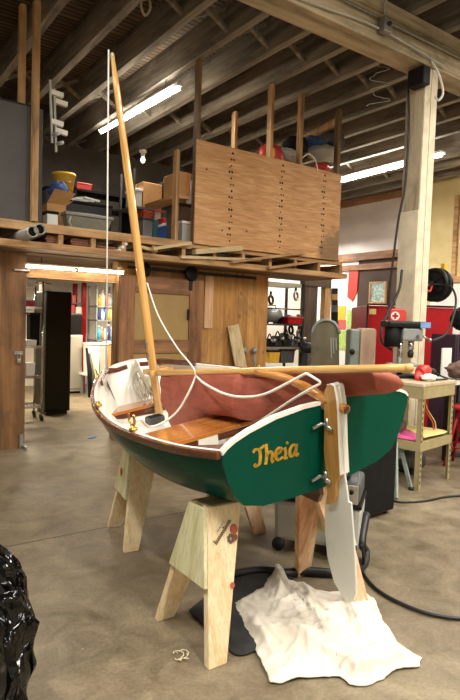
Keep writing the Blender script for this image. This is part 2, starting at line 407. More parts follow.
# right-hand wall: dark boarding below, cloudy sheeting above, cream plaster nearer the camera
ws = MB().box((11, 8.35, 0), (11.1, 10.0, 3.2))
struct(ws.build('wall_right', M['dwall']))
struct(MB().box((11, 8.2, 3.25), (11.1, 12, 5.0)).build('wall_right_upper', M['sheet']))
struct(MB().box((11, -3.9, 0), (11.1, 8.2, 5.0)).build('wall_right_near', M['ywall']))
struct(MB().box((11, 10.0, 0), (11.1, 12, 3.2)).build('wall_right_far', M['white2']))
struct(MB().box((10.9, 8.15, 3.1), (11.0, 12, 3.28)).box((10.93, 8.15, 2.86), (11.0, 12, 3.0)).box((10.92, 8.15, 4.5), (11, 12, 4.66)).build('trim_%d' % (n+1), Wd('door')))
n += 1
# shell behind and beside the camera
struct(MB().box((-5, -4, 0), (11.6, -3.9, 5.0)).build('wall_behind', M['wall']))
struct(MB().box((-5, -3.9, 0), (-4.9, 13.4, 5.0)).build('wall_far_left', M['wall']))
# small window in the dark wall
wu = 10.98
a, b = U(371, 302, wu), U(386, 283, wu)
w = struct(MB().box((10.93, b[1]-.04, a[2]-.04), (10.99, a[1]+.04, a[2])).box((10.93, b[1]-.04, b[2]), (10.99, a[1]+.04, b[2]+.04))
    .box((10.93, a[1], a[2]), (10.99, a[1]+.04, b[2])).box((10.93, b[1]-.04, a[2]), (10.99, b[1], b[2])).build('window_1', Wd('stud')))
mb = MB().box((10.97, b[1], a[2]), (10.995, a[1], b[2])).build('window_pane', leafy_pane(), w); mb['kind'] = 'structure'
# vertical trim on the cream wall
a = U(430, 275, 10.95)
ta = MB()
y1, y2 = U(453, 240, 10.95)[1], U(457, 240, 10.95)[1]
ta.box((10.93, y2, 2.6), (11, y1, 4.3)); y3 = U(432, 276, 10.95)[1]
ta.box((10.93, 4, 2.45), (11, y3, 2.58))
struct(ta.build('trim_%d' % (n+1), Wd('stud'))); n += 1
struct(MB().box((10.96, 3.5, 1.0), (11, U(430, 300, 10.96)[1], 2.44)).build('trim_%d' % (n+1), M['white2'])); n += 1

# ------------------------------------------------------------------ roof beam and post
rb = thing('roof_beam', 'massive pale timber beam carrying the roof joists, resting on the white post', 'beam', (5.3, 3.94, 4.2))
MB().box((-3, 3.80, 4.20), (11, 4.08, JB)).build('timber', Wd('beam'), rb, bevel=.012)
MB().box((-3, 3.775, 4.47), (11, 3.80, 4.56)).build('ledger_strip', Wd('beam'), rb, bevel=.006)
MB().tube([(x, 3.77, 4.40) for x in (-3, 4, 11)], .014).build('conduit', M['conduit'], rb)
MB().tube(smoothpts([(-2, 3.775, 4.30), (2.4, 3.77, 4.29), (3.3, 3.765, 4.24), (4.2, 3.765, 4.30), (5.2, 3.76, 4.24), (5.35, 3.76, 4.22)]), .008).build('cable', M['lgrey'], rb)
jb = V(383, 27, 3.77)
b_ = MB().box((jb[0]-.06, 3.70, jb[2]-.07), (jb[0]+.06, 3.78, jb[2]+.07)).build('junction_box', M['conduit'], rb, bevel=.01)
MB().lathe([(.02, 0), (.02, .02)], (jb[0], 3.70, jb[2]), (0, -1, 0), 10).build('knockout', M['rust'], b_)
MB().tube(smoothpts([(jb[0], 3.75, jb[2]+.05), (jb[0]-.02, 3.74, jb[2]+.2), (jb[0]+.05, 3.74, jb[2]+.3)]), .008).build('cable', M['lgrey'], rb)
po = thing('support_post', 'tall white-painted timber post with worn bare face under the roof beam', 'post', (5.19, 3.95, 0))
MB().box((5.09, 3.84, 0), (5.29, 4.06, 4.2)).build('timber', [Wd('beam')], po, bevel=.01)
# pale boards planted on the near face
MB().box((5.09, 3.818, 0), (5.185, 3.84, 4.19)).build('facing_board', M['postp'], po, bevel=.004)
MB().box((5.195, 3.818, 0), (5.295, 3.84, 4.19)).build('facing_board', M['postp'], po, bevel=.004)
MB().box((5.075, 3.82, 0), (5.09, 4.06, 2.72)).build('facing_board', M['postp'], po, bevel=.004)
MB().tube(smoothpts([(5.07, 4.03, 4.1), (5.07, 3.99, 3.6), (5.065, 4.0, 3.0), (5.04, 4.05, 2.6), (5.02, 4.1, 1.9), (5.02, 4.1, 1.5)]), .012).build('cable', M['rubber'], po)
sp = thing('loudspeaker', 'small black loudspeaker bracketed at the top of the white post', 'speaker', V(415, 75, 3.75))
p_ = V(415, 72, 3.72)
MB().rbox((5.03, 3.86, 4.07), (.12, .2, .18), 0).build('cabinet', M['black'], sp, bevel=.012)
MB().lathe([(.055, 0), (.05, .012), (.02, .004)], (4.97, 3.86, 4.06), (-1, 0, 0), 16).build('cone', M['blackm'], sp)
MB().bar((5.05, 3.9, 4.1), (5.10, 3.9, 4.12), .03, .03).build('bracket', M['rust'], sp)
lp = MB().tube(smoothpts([V(430, 58, 3.80), V(439, 75, 3.72), V(443, 92, 3.7), V(439, 100, 3.72), V(435, 97, 3.78)]), .012)
tag(lp.build('cable', M['rope']), 'loop of white cable hanging from roof beam beside the post top', 'cable')
wr = []
for k in range(60):
    t = k/59; wr.append(V(378+9*math.sin(t*17)+4*math.sin(t*31), 66+t*40, 4.2))
wr = [A([wr[0][0]-.02, 4.07, 4.28])]+wr
tag(MB().tube(smoothpts(wr, 3), .004, 5).build('wire_tangle', M['conduit']), 'loose tangle of thin wire dangling below roof beam, left of post', 'wire')
rl = (2.53, 5.16, 4.5)
tag(MB().tube(smoothpts([(rl[0]-.03, rl[1], 4.62), (rl[0]-.05, rl[1], 4.5), (rl[0], rl[1]+.01, 4.42), (rl[0]+.05, rl[1], 4.5), (rl[0]+.03, rl[1], 4.62)]), .013).build('rope', M['rope2']),
    'short rope loop hanging from roof joist near top of photo', 'rope')

# ------------------------------------------------------------------ lights that show
def tube_light(label, a, b, drop, hood=.08, r=.022):
    a, b = nv(a), nv(b); c = (a+b)/2
    t = thing('fluorescent_light', label, 'light', c)
    hz = Vector((0, 0, .05 if hood > .05 else .035))
    MB().bar(a+hz, b+hz, hood, .05 if hood > .05 else .02).build('housing', M['white2'], t, bevel=.008)
    m = (b-a)
    for k in range(2):
        MB().tube([a+m*(.01+.5*k), a+m*(.48+.5*k)], r, 10).build('tube', M['tube'], t)
    if drop:
        for f in (.15, .85): MB().tube([a+m*f+hz, a+m*f+hz+Vector((0, 0, drop))], .005, 5).build('hanger', M['rust'], t)
    return t
tube_light('twin fluorescent strip lit below the joists, behind the mast', H(180, 88, 4.42), H(100, 133, 4.42), .17)
tube_light('long fluorescent strip lit at right, passing behind the white post', H(443, 155, 4.42), H(340, 182, 4.42), .17, .16)
a, b = V(25, 266.5, 6.36), V(125, 273.5, 6.36)
tube_light('fluorescent strip under the loft above the storeroom opening', a, b, .075, .04, .009)
for lbl, x, y in (('bare white bulb in porcelain holder, right of the mast', 143, 158), ('bare white bulb in porcelain holder, left of the mast', 115, 172)):
    p_ = H(x, y-4, 4.55)
    t = thing('light_bulb', lbl, 'light bulb', (p_[0], p_[1], 4.5))
    MB().lathe([(.07, .12), (.07, .08), (.04, .06), (.035, 0)], (p_[0], p_[1], 4.5)).build('holder', M['white'], t)
    MB().ball((p_[0], p_[1], 4.44), (.045, .045, .06)).build('bulb', emis('bulb_glow', 'fff6e2', 1.5), t)

# ------------------------------------------------------------------ storage loft
lf = thing('loft_platform', 'rough timber storage loft with framed front edge above the plywood wall', 'loft', (3.5, 6, 2.12))
MB().box((-1, 6.02, 2.41), (6.2, 10.5, 2.44)).build('deck', Wd('oldwood'), lf)
MB().box((-1, 5.98, 2.345), (3.62, 6.07, 2.435)).build('front_beam', Wd('stud'), lf, bevel=.004)
MB().box((3.62, 6.0, 2.36), (6.25, 6.07, 2.41)).build('front_beam', Wd('stud'), lf, bevel=.004)
MB().box((-1, 5.94, 2.165), (6.3, 6.07, 2.235)).build('lower_ledge', Wd('stud'), lf, bevel=.004)
MB().box((-1, 6.07, 2.165), (6.3, 6.9, 2.185)).build('soffit', Wd('oldwood'), lf)
for u in [.9, 1.3, 1.66, 2.0, 2.36, 2.72, 3.1, 3.5, 3.95, 4.4, 4.85, 5.3, 5.75, 6.2]:
    MB().box((u, 6.0, 2.235), (u+.05, 6.9, 2.345 if u < 3.6 else 2.36)).build('joist_block', Wd('stud'), lf)
# studs in front of the loft at left
for lbl, x, vv in (('left of two bare timber studs beside the slate board', 22, 6.14), ('right of two bare timber studs beside the slate board', 36, 5.98)):
    u = V(x, 60, vv)[0]
    tag(MB().box((u-.03, vv-.04, 2.44), (u+.03, vv+.04, JB)).build('stud', Wd('stud'), bevel=.003), lbl, 'stud')
u0 = V(32.5, 160, 6.0)[0]
tb = thing('slate_board', 'large dark slate-grey board standing on loft edge at left', 'board', (1.2, 6.06, 2.44))
MB().box((.6, 6.04, 2.44), (u0, 6.07, 3.6)).build('panel', M['slate'], tb)
MB().box((u0-.012, 6.03, 2.44), (u0, 6.075, 3.61)).box((.6, 6.03, 3.6), (u0, 6.075, 3.612)).build('edging', M['black'], tb)
a, b = V(38, 220, 6.1), V(45, 108, 6.1)
tag(MB().box((a[0], 6.16, 2.44), (b[0], 6.3, b[2])).build('narrow_board', M['slate'], bevel=.004), 'narrow grey panel standing behind the right bare stud', 'panel')
# bar clamps hanging by the stud
for lbl, dx, dy, vv in (('white bar clamp hanging from loft frame, upper of two', 0, 0, 6.2), ('white bar clamp hanging from loft frame, lower of two', 4, 9, 6.22)):
    a, b = V(50+dx, 80+dy, vv), V(52+dx, 143+dy, vv)
    t = thing('bar_clamp', lbl, 'clamp', b)
    MB().bar(b, a, .03, .02).build('bar', M['lgrey'], t)
    for yy in (92+dy, 121+dy):
        c = V(51+dx, yy, vv); d = V(63+dx, yy+4, vv)
        MB().bar(c, d, .05, .05).build('jaw', M['white'], t)
    d = V(53+dx, 135+dy, vv); MB().lathe([(.02, 0), (.02, .1)], d, (.3, -1, 0), 10).build('handle', M['lgrey'], t)
for lbl, x, y in (('left of two steel pipes lying in the loft edge', 33, 231.5), ('right of two steel pipes lying in the loft edge', 40.5, 229)):
    a = V(x, y, 5.62)
    m_ = MB(); R_ = .056
    m_.lathe([(R_*.8, 0), (R_, 0), (R_, 1.9), (R_*.8, 1.9), (R_*.8, 0)], a, (0, 1, 0), 20, cap=False)
    o = m_.build('steel_pipe', M['pipe']); tag(o, lbl, 'pipe')
    MB().lathe([(R_*.81, .04), (R_*.78, 1.8)], a, (0, 1, 0), 20).build('bore_shade', M['blackm'], o)  # black plug paints the shade inside the hollow pipe
# lumber stacked in the loft edge
def plank(label, a, b, w, h, kind='lumber', name='plank', group=None, cat='plank'):
    return tag(MB().bar(a, b, w, h).build(name, Wd(kind), bevel=.002), label, cat, group)
for i, (x0, x1, lbl) in enumerate(((45, 63, 'first bay from the left'), (70, 89, 'second bay from the left'), (96, 116, 'third bay from the left'))):
    for k in range(4 if i < 2 else 2):
        ua, ub = V(x0, 235, 6.05)[0], V(x1, 237, 6.05)[0]
        z = 2.245+.024*k
        plank('reddish board end in the stack of loft edge, '+lbl, ((ua+ub)/2+.01*(k % 2), 6.06, z), ((ua+ub)/2, 6.85, z), (ub-ua)*.92, .02, 'redlumber', 'board', 'reddish boards stacked in the loft edge '+lbl, 'board')
# white tubes and pale sticks
for k in range(3):
    a = V(120+3.2*k, 250-3.0*k, 5.98); 
    tag(MB().tube([a, a+A([.05, .75, .02])], .016, 10).build('white_tube', M['white2']), 'white plastic tube poking from loft edge near the mast', 'tube', 'white tubes poking from the loft edge')
for k, (xa, ya, xb, yb, lbl) in enumerate(((136, 246, 158, 251, 'pale stick lying in loft edge just right of the mast'), (152, 249, 192, 243, 'long pale plank propped out over loft edge'),
    (194, 252, 243, 248, 'pale square timber with end cut sticking out below plywood box'), (231, 262, 306, 252.5, 'long brown stick slanting under the plywood box'),
    (180, 257, 262, 260, 'flat pale board on lower loft ledge below the box, left'), (268, 268, 316, 261.5, 'short brown stick under the right end of the box'))):
    va = 5.93-.03*(k % 2)
    a, b = V(xa, ya, va), V(xb, yb, va+.0)
    b = b+A([0, .05, 0])
    plank(lbl, a, b, .09 if k in (1, 2) else .07, .06 if k == 2 else .035, 'stud' if k in (3, 5) else 'lumber')

# plywood box (bulkhead) on the loft
pb = thing('plywood_enclosure', 'large nailed plywood sheet on stud frame fronting the loft above the barn door', 'partition', (4.87, 6.0, 2.41))
MB().box((3.645, 5.965, 2.415), (6.12, 5.985, 3.66)).build('plywood_sheet', M['plyface'], pb)
nm = MB()
for un in (4.17, 5.0, 5.78):
    for k in range(15):
        for du in ((-.02, .02) if k % 2 else (.0,)):
            nm.lathe([(.012+.008*((k*7) % 3)/2, 0), (.010, .004)], (un+du+.012*math.sin(k*5), 5.966, 2.5+.078*k), (0, -1, 0), 7)
nm.build('nail', M['rust'], pb)['kind'] = 'stuff'
for x, top, vv in ((195, 62, 6.03), (235, 112, 6.6), (270.5, 91, 6.03), (300.5, 78, 6.03), (338.5, 110, 6.03), (175.5, 150, 6.1)):
    u = V(x, 200 if x < 200 else 120, vv)[0]; z1 = min(V(x, top, vv)[2], JB)
    if x in (195, 300.5, 270.5): z1 = JB
    w_ = .045 if x != 338.5 else .05
    MB().box((u-w_/2, vv-.045, 2.44), (u+w_/2, vv+.045, z1)).build('stud', Wd('oldwood' if x in (195, 338.5) else 'stud'), pb, bevel=.003)
ur = V(339, 150, 6.03)[0]
MB().box((ur-.02, 6.075, 2.44), (ur+.01, 7.1, 3.66)).build('side_sheet', Wd('oldwood'), pb)
MB().bar((ur, 6.08, 4.45), (ur, 7.3, 4.3), .05, .09).bar((ur, 7.3, 2.44), (ur, 7.3, 4.3), .05, .05, (1, 0, 0)).build('side_frame', Wd('stud'), pb)
ub_ = V(286, 140, 7.0)[0]
MB().prism([(ub_, 7.0, 2.44), (ur, 7.0, 2.44), (ur, 7.0, 4.42), (ub_, 7.0, 3.95)], (0, .02, 0)).build('back_sheet', Wd('beam'), pb)
MB().bar((ub_-.1, 6.98, 3.93), (ur, 6.98, 4.45), .03, .06).build('back_frame', Wd('stud'), pb)
MB().box((4.75, 6.1, 3.62), (ur-.03, 6.98, 3.65)).build('shelf', Wd('stud'), pb)
MB().box((3.44, 6.06, 2.95), (3.62, 6.9, 2.99)).build('side_shelf', Wd('stud'), pb)
# bundle of things on that shelf
def lump(name, label, cat, c, r, mat, seed=0, amp=.25, group=None, fl=0):
    fn = lambda nn: 1+amp*noise.noise(Vector((nn.x*2.2+seed, nn.y*2.2, nn.z*2.2)))+.5*amp*noise.noise(Vector((nn.x*5+seed, nn.y*5, nn.z*5)))
    return tag(MB().ball(c, r, 24, 16, 0, fn).build(name, mat), label, cat, group)
zs = 3.65
def sh(x, y, v): return V(x, y, v)
p_ = sh(272, 142, 6.3); 
rbg = thing('red_bag', 'red bag with yellow patch on shelf above plywood box', 'bag', (p_[0], 6.3, zs))
fnb = lambda nn: 1+.14*noise.noise(Vector((nn.x*2.6, nn.y*2.6, nn.z*2.6)))
MB().ball((p_[0], 6.3, 3.80), (.2, .13, .17), 20, 14, 0, fnb).build('body', M['redp'], rbg)
MB().rbox((p_[0]-.10, 6.19, 3.80), (.10, .03, .12), -.3).build('patch', M['yellow'], rbg)
for lbl, x, y, r, mt, sd in (('crumpled grey cloth on the shelf above the box, beside red bag', 287, 155, (.2, .14, .09), M['lgrey'], 1),
    ('black cloth bundle on the shelf, behind the stud', 296, 146, (.2, .16, .13), M['blackm'], 2), ('folded grey tarp heap on shelf at the right end', 323, 153, (.26, .18, .12), M['lgrey'], 3),
    ('blue cloth bundle on top of the grey tarp', 314, 142, (.2, .14, .07), M['blue'], 4), ('dark bundle at the far right of the shelf', 333, 142, (.14, .2, .16), M['dgrey'], 5),
    ('red cloth tucked under shelf edge at right', 322, 168, (.14, .1, .06), M['redp'], 6)):
    c = sh(x, y, 6.35); lump('cloth_bundle', lbl, 'cloth', c, r, mt, sd)
rp = [sh(300, 160, 6.1), sh(308, 154, 6.08), sh(314, 158, 6.0), sh(317, 166, 5.95), sh(317.5, 172, 5.95)]
tag(MB().tube(smoothpts(rp), .008, 6).build('rope', M['rope']), 'white rope end hanging over top of the plywood sheet', 'rope')

# loft contents ------------------------------------------------------------------
def prect(x0, y0, x1, y1, v):
    xm, ym = (x0+x1)/2, (y0+y1)/2
    return V(x0, ym, v)[0], V(x1, ym, v)[0], V(xm, y1, v)[2], V(xm, y0, v)[2]
def crate(name, label, cat, rect, v, d, mat, lid=None, z0=None, group=None, taper=.04, lidname='lid', slots=False):
    u0, u1, za, zb = prect(*rect, v)
    if z0 is not None: za = z0
    t = thing(name, label, cat, ((u0+u1)/2, v+d/2, za), group)
    k = (u1-u0)*taper
    MB().hexa([(u0+k, v+k, za), (u1-k, v+k, za), (u1-k, v+d-k, za), (u0+k, v+d-k, za), (u0, v, zb), (u1, v, zb), (u1, v+d, zb), (u0, v+d, zb)]).build('body', mat, t, bevel=.008)
    if lid:
        MB().box((u0-.008, v-.012, zb), (u1+.008, v+d+.012, zb+min(.035, .2*(zb-za)))).build(lidname, lid, t, bevel=.006)
    if slots:
        m_ = MB()
        for q in range(4):
            zz = za+(zb-za)*(.2+.19*q); m_.box((u0+.02, v-.006, zz), (u1-.02, v+.002, zz+.02))
        m_.build('ribs', mat, t)
    return t
LZ = 2.44
# left heap
u0, u1, za, zb = prect(47, 197, 66, 224, 6.5)
t = thing('cardboard_box', 'open cardboard box with flap up, left end of the loft', 'box', ((u0+u1)/2, 6.7, LZ))
MB().box((u0, 6.5, LZ), (u1, 6.95, zb-.08)).build('body', M['card'], t)
MB().hexa([(u0, 6.5, zb-.08), (u1, 6.5, zb-.08), (u1, 6.51, zb-.08), (u0, 6.51, zb-.08), (u0+.04, 6.36, zb+.06), (u1+.06, 6.36, zb+.04), (u1+.06, 6.37, zb+.04), (u0+.04, 6.37, zb+.06)]).build('flap', M['card'], t)
MB().hexa([(u1, 6.5, zb-.08), (u1+.005, 6.5, zb-.08), (u1+.005, 6.95, zb-.08), (u1, 6.95, zb-.08), (u1+.1, 6.5, zb+.0), (u1+.105, 6.5, zb), (u1+.105, 6.95, zb), (u1+.1, 6.95, zb)]).build('flap', M['card'], t)
crate('carton', 'small white carton with black end in front of the cardboard box', 'box', (47, 214, 58, 224), 6.3, .15, M['paper'], M['blackm'], LZ, taper=0)
# grey tote
u0, u1, za, zb = prect(66, 214, 112, 232, 6.35)
t = thing('storage_tote', 'long grey lidded storage tote on loft floor left of the mast', 'tote', ((u0+u1)/2, 6.6, LZ))
MB().hexa([(u0+.05, 6.4, LZ), (u1-.05, 6.4, LZ), (u1-.05, 6.8, LZ), (u0+.05, 6.8, LZ), (u0, 6.35, zb-.04), (u1, 6.35, zb-.04), (u1, 6.85, zb-.04), (u0, 6.85, zb-.04)]).build('body', M['tote'], t, bevel=.01)
MB().box((u0-.015, 6.33, zb-.04), (u1+.015, 6.87, zb)).build('lid', M['tote'], t, bevel=.01)
MB().tube(smoothpts([(u0+.05, 6.34, zb-.06), (u0+.02, 6.30, zb-.12), (u0+.06, 6.34, zb-.18)]), .012).build('handle', M['lgrey'], t)
crate('black_case', 'long black case lying behind the grey tote', 'case', (64, 205, 112, 226), 6.95, .4, M['black'], M['blackm'], LZ, taper=.01)
zt = prect(64, 205, 112, 226, 6.95)[3]+.036
for k in range(3):
    c = V(75+6*k, 202-1*k, 7.1)
    tag(MB().rbox((c[0], 7.1, zt+.012+.022*k), (.26, .2, .022), .2*k).build('paper_pile', M['paper']), 'loose white paper bundle on top of the black case', 'paper', 'papers on the black case')
crate('equipment_trunk', 'tall dark trunk under yellow bucket at back of loft', 'trunk', (46, 190, 68, 224), 7.5, .5, M['dgrey'], M['blackm'], LZ)
zb_ = prect(46, 190, 68, 224, 7.5)[3]+.036
c = V(64, 183, 7.7)
t = thing('bucket', 'yellow plastic bucket standing high at back of the loft', 'bucket', (c[0], 7.7, zb_))
hb = V(64, 174, 7.7)[2]-zb_
MB().lathe([(.0, 0), (.12, 0), (.15, hb), (.158, hb), (.158, hb-.03), (.145, hb-.03), (.14, hb-.02), (.11, .02), (0, .02)], (c[0], 7.7, zb_), seg=24).build('body', M['yellow'], t)
MB().tube(smoothpts([(c[0]-.15, 7.7, zb_+hb-.02), (c[0], 7.55, zb_+hb*.45), (c[0]+.15, 7.7, zb_+hb-.02)]), .006).build('handle', M['steel'], t)
c = V(59, 190, 7.3)
lump('blue_bag', 'crumpled blue bag hanging over the trunk beside yellow bucket', 'bag', c, (.12, .1, .10), M['blue'], 9, .35)
# dark shelving at loft back with red odds
sh_u0, sh_u1 = V(74, 200, 8.2)[0], V(134, 200, 8.2)[0]
t = thing('loft_shelf', 'dark wide shelf unit across the back of the loft', 'shelf', ((sh_u0+sh_u1)/2, 8.4, LZ))
for z in (2.75, 3.1, 3.32): MB().box((sh_u0, 8.2, z), (sh_u1, 8.6, z+.03)).build('board', M['blackm'], t)
for u in (sh_u0, sh_u1-.04): MB().box((u, 8.2, LZ), (u+.04, 8.6, 3.45)).build('upright', M['blackm'], t)
crate('red_toolbox', 'red metal case on dark loft shelf, left of the mast', 'case', (75, 184, 92, 189), 8.22, .2, M['redp'], M['redp'], 3.351)
struct(MB().box((-1.5, 10.5, 2.44), (6.2, 10.6, JB)).build('wall_loft_back', M['lwall']))
# right shelving in the loft
su0, su1 = V(133, 200, 7.2)[0], V(193, 200, 7.2)[0]
t = thing('steel_rack', 'dark steel rack on loft right of the mast, loaded with boxes and bins', 'rack', ((su0+su1)/2, 7.4, LZ))
z_a = V(150, 208, 7.2)[2]; z_b = V(150, 238, 7.2)[2]
for z in (LZ+.02, z_a-.03): MB().box((su0, 7.2, z), (su1, 7.65, z+.03)).build('shelf', M['dgrey'], t)
for u in (su0, su1-.03):
    for v in (7.2, 7.62): MB().box((u, v, LZ), (u+.03, v+.03, z_a+.5)).build('post', M['dgrey'], t)
S1, S0 = z_a, LZ+.051
crate('cardboard_box', 'long cardboard box on the upper shelf of the loft rack', 'box', (143, 183, 162, 207), 7.22, .35, M['card'], None, S1, taper=0)
crate('white_carton', 'white carton left of the cardboard box on loft rack', 'box', (135, 191, 142, 209), 7.22, .3, M['lgrey'], M['paper'], S1, taper=0)
crate('black_crate', 'ribbed black crate with cyan lid on upper loft rack shelf', 'crate', (162.5, 183, 171, 208), 7.22, .3, M['black'], None, S1, slots=True)
c = V(169, 178, 7.3); zq = prect(162.5, 183, 171, 208, 7.22)[3]
t = thing('cyan_can', 'cyan capped can standing on the ribbed black crate', 'can', (c[0], 7.35, zq)); MB().lathe([(.05, 0), (.055, .05), (.05, .1)], (c[0], 7.35, zq)).build('body', M['cyan'], t); MB().lathe([(.03, .1), (.03, .125)], (c[0], 7.35, zq)).build('cap', M['black'], t)
crate('grey_bin', 'large grey bin on lower loft rack shelf next to mast', 'bin', (143, 220, 153, 238), 7.12, .4, M['grey'], M['dgrey'], LZ)
crate('teal_bin', 'teal bin beside the large grey bin on loft rack', 'bin', (153.5, 220, 162, 238), 7.12, .4, M['teal'], None, LZ)
zq = prect(143, 220, 153, 238, 7.12)[3]+.036
crate('orange_box', 'orange box on top of the large grey bin', 'box', (144, 212, 152, 220), 7.15, .25, M['orange'], M['orange'], zq)
zq = prect(153.5, 220, 162, 238, 7.12)[3]
t = crate('jar', 'clear jar with red lid on the teal bin', 'jar', (155, 212, 161, 220), 7.18, .2, M['lgrey'], M['redp'], zq)
crate('clear_bin', 'clear bin with blue contents on the loft behind the upright', 'bin', (166, 226, 173, 238), 6.9, .3, M['bluep'], M['paper'], LZ)
crate('red_tin', 'small red tin behind the loft upright', 'tin', (163, 219, 167, 224), 7.0, .15, M['redp'], M['redp'], None)
zsb = 2.99
crate('cardboard_carton', 'cardboard carton on the framed shelf beside plywood box', 'box', (179, 172, 191, 191), 6.2, .4, M['card'], None, zsb, taper=0)
crate('dark_bin', 'dark bin below the framed shelf beside plywood box', 'bin', (179, 206, 191, 224), 6.5, .35, M['dgrey'], M['black'], LZ)
crate('white_bin', 'translucent white bin at foot of framed shelf beside plywood box', 'bin', (182, 224, 192, 238), 6.15, .25, M['lgrey'], M['paper'], LZ)

# ------------------------------------------------------------------ barn door with rail
bd = thing('barn_door', 'brown framed sliding barn door with tan panels on black rail', 'door', (3.42, 6.33, 0))
du0, du1 = V(119, 320, 6.3)[0], V(202, 320, 6.3)[0]
for u, w_ in ((du0, .2), (du1-.2, .2)): MB().box((u, 6.29, .03), (u+w_, 6.34, 2.0)).build('stile', Wd('door'), bd, bevel=.004)
for z, h in ((1.80, .2), (1.06, .17), (.03, .25)): MB().box((du0+.2, 6.29, z), (du1-.2, 6.34, z+h)).build('rail', Wd('door'), bd, bevel=.004)
for z0, z1 in ((.28, 1.06), (1.23, 1.80)): MB().box((du0+.2, 6.31, z0), (du1-.2, 6.33, z1)).build('panel', M['tanpanel'], bd)
MB().bar((du1-.22, 6.28, 1.48), (du1-.22, 6.28, 1.62), .02, .03, (0, 1, 0)).build('latch', M['rust'], bd)
tr = thing('door_track', 'black steel door track fixed under the loft above the barn door', 'rail', (3.6, 6.33, 2.06))
MB().box((2.95, 6.32, 2.075), (4.9, 6.34, 2.115)).build('rail', M['rust'], tr)
for x in (143, 191):
    u = V(x, 270, 6.29)[0]
    hg = MB().bar((u, 6.285, 1.86), (u, 6.285, 2.06), .05, .012, (0, 1, 0)).build('hanger', M['rust'], bd)
    MB().lathe([(.085, -.02), (.095, -.012), (.07, 0), (.095, .012), (.085, .02)], (u, 6.275, 2.075), (0, 1, 0), 20).build('wheel', M['black'], hg)
# left door leaf hardware
t = thing('padlock_hasp', 'steel hasp with padlock on the left plywood wall edge', 'hasp', V(19, 358, 6.44))
c = V(18, 353, 6.44)
MB().box((c[0]-.04, 6.43, c[2]-.02), (c[0]+.05, 6.455, c[2]+.02)).build('plate', M['steel'], t)
MB().box((c[0]-.02, 6.40, c[2]-.11), (c[0]+.025, 6.42, c[2]-.06)).build('padlock', M['steel'], t, bevel=.006)
MB().tube(smoothpts([(c[0]-.015, 6.405, c[2]-.06), (c[0]-.01, 6.405, c[2]-.01), (c[0]+.015, 6.405, c[2]-.01), (c[0]+.02, 6.405, c[2]-.06)]), .006).build('shackle', M['steel'], t)
c = V(24, 440, 6.44)
t = thing('door_bracket', 'steel foot bracket at the bottom edge of left plywood wall', 'bracket', (c[0]-.02, 6.43, 0))
MB().box((c[0]-.05, 6.43, .0), (c[0]-.01, 6.446, .16)).box((c[0]-.02, 6.3, 0), (c[0]-.0, 6.445, .04)).build('plate', M['steel'], t)
c = V(20, 270, 6.44)
tag(MB().box((c[0]-.06, 6.43, c[2]-.009), (c[0]+.09, 6.46, c[2]+.009)).lathe([(.012, 0), (.012, .04)], (c[0]+.09, 6.435, c[2]-.02)).build('hinge', M['steel']), 'steel strap hinge at top of left plywood wall edge', 'hinge')

# boards and clamps leaning on the plywood wall
a, b = V(239, 372, 6.3), V(231.5, 325, 6.42)
p0 = H(243, 400, 0)
tag(MB().bar((4.83, 6.2, 0.02), (4.59, 6.42, 1.43), .19, .025, (0, -1, 0.1)).build('leaning_board', Wd('lumber'), bevel=.003), 'weathered pale board leaning on plywood wall behind the sail', 'board')
for lbl, uu in (('left of two grey bar clamps leaning by the weathered board', 4.80), ('right of two grey bar clamps leaning by the weathered board', 4.98)):
    t = thing('bar_clamp', lbl, 'clamp', (uu, 6.25, 0))
    MB().bar((uu, 6.2, .02), (uu-.03, 6.40, 1.1), .03, .015, (0, -1, 0)).build('bar', M['grey'], t)
    MB().lathe([(.02, 0), (.04, .02), (.04, .05), (.02, .09)], (uu-.03, 6.38, 1.04), (0, 0, 1), 14).build('jaw', M['grey'], t)
    MB().box((uu-.05, 6.2, .5), (uu+.04, 6.3, .56)).build('slide', M['grey'], t)

# ------------------------------------------------------------------ storeroom beyond the opening
cb = thing('metal_cabinet', 'tall black metal cabinet standing in the storeroom doorway', 'cabinet', (2.85, 8.7, 0))
cu0, cu1 = H(44, 416, 0)[0], H(68, 413, 0)[0]
MB().box((cu0+.02, 8.4, .05), (cu1, 8.9, 1.84)).build('body', M['cab'], cb, bevel=.012)
MB().box((cu0+.05, 8.43, 0), (cu1-.03, 8.87, .05)).build('plinth', M['black'], cb)
MB().box((cu0+.03, 8.385, .08), (cu1-.01, 8.40, 1.82)).build('door', M['cab'], cb, bevel=.006)
crate('small_carton', 'white carton with label on top of the black cabinet', 'box', (43, 284, 51, 292), 8.45, .2, M['paper'], M['card'], 1.84, taper=0)
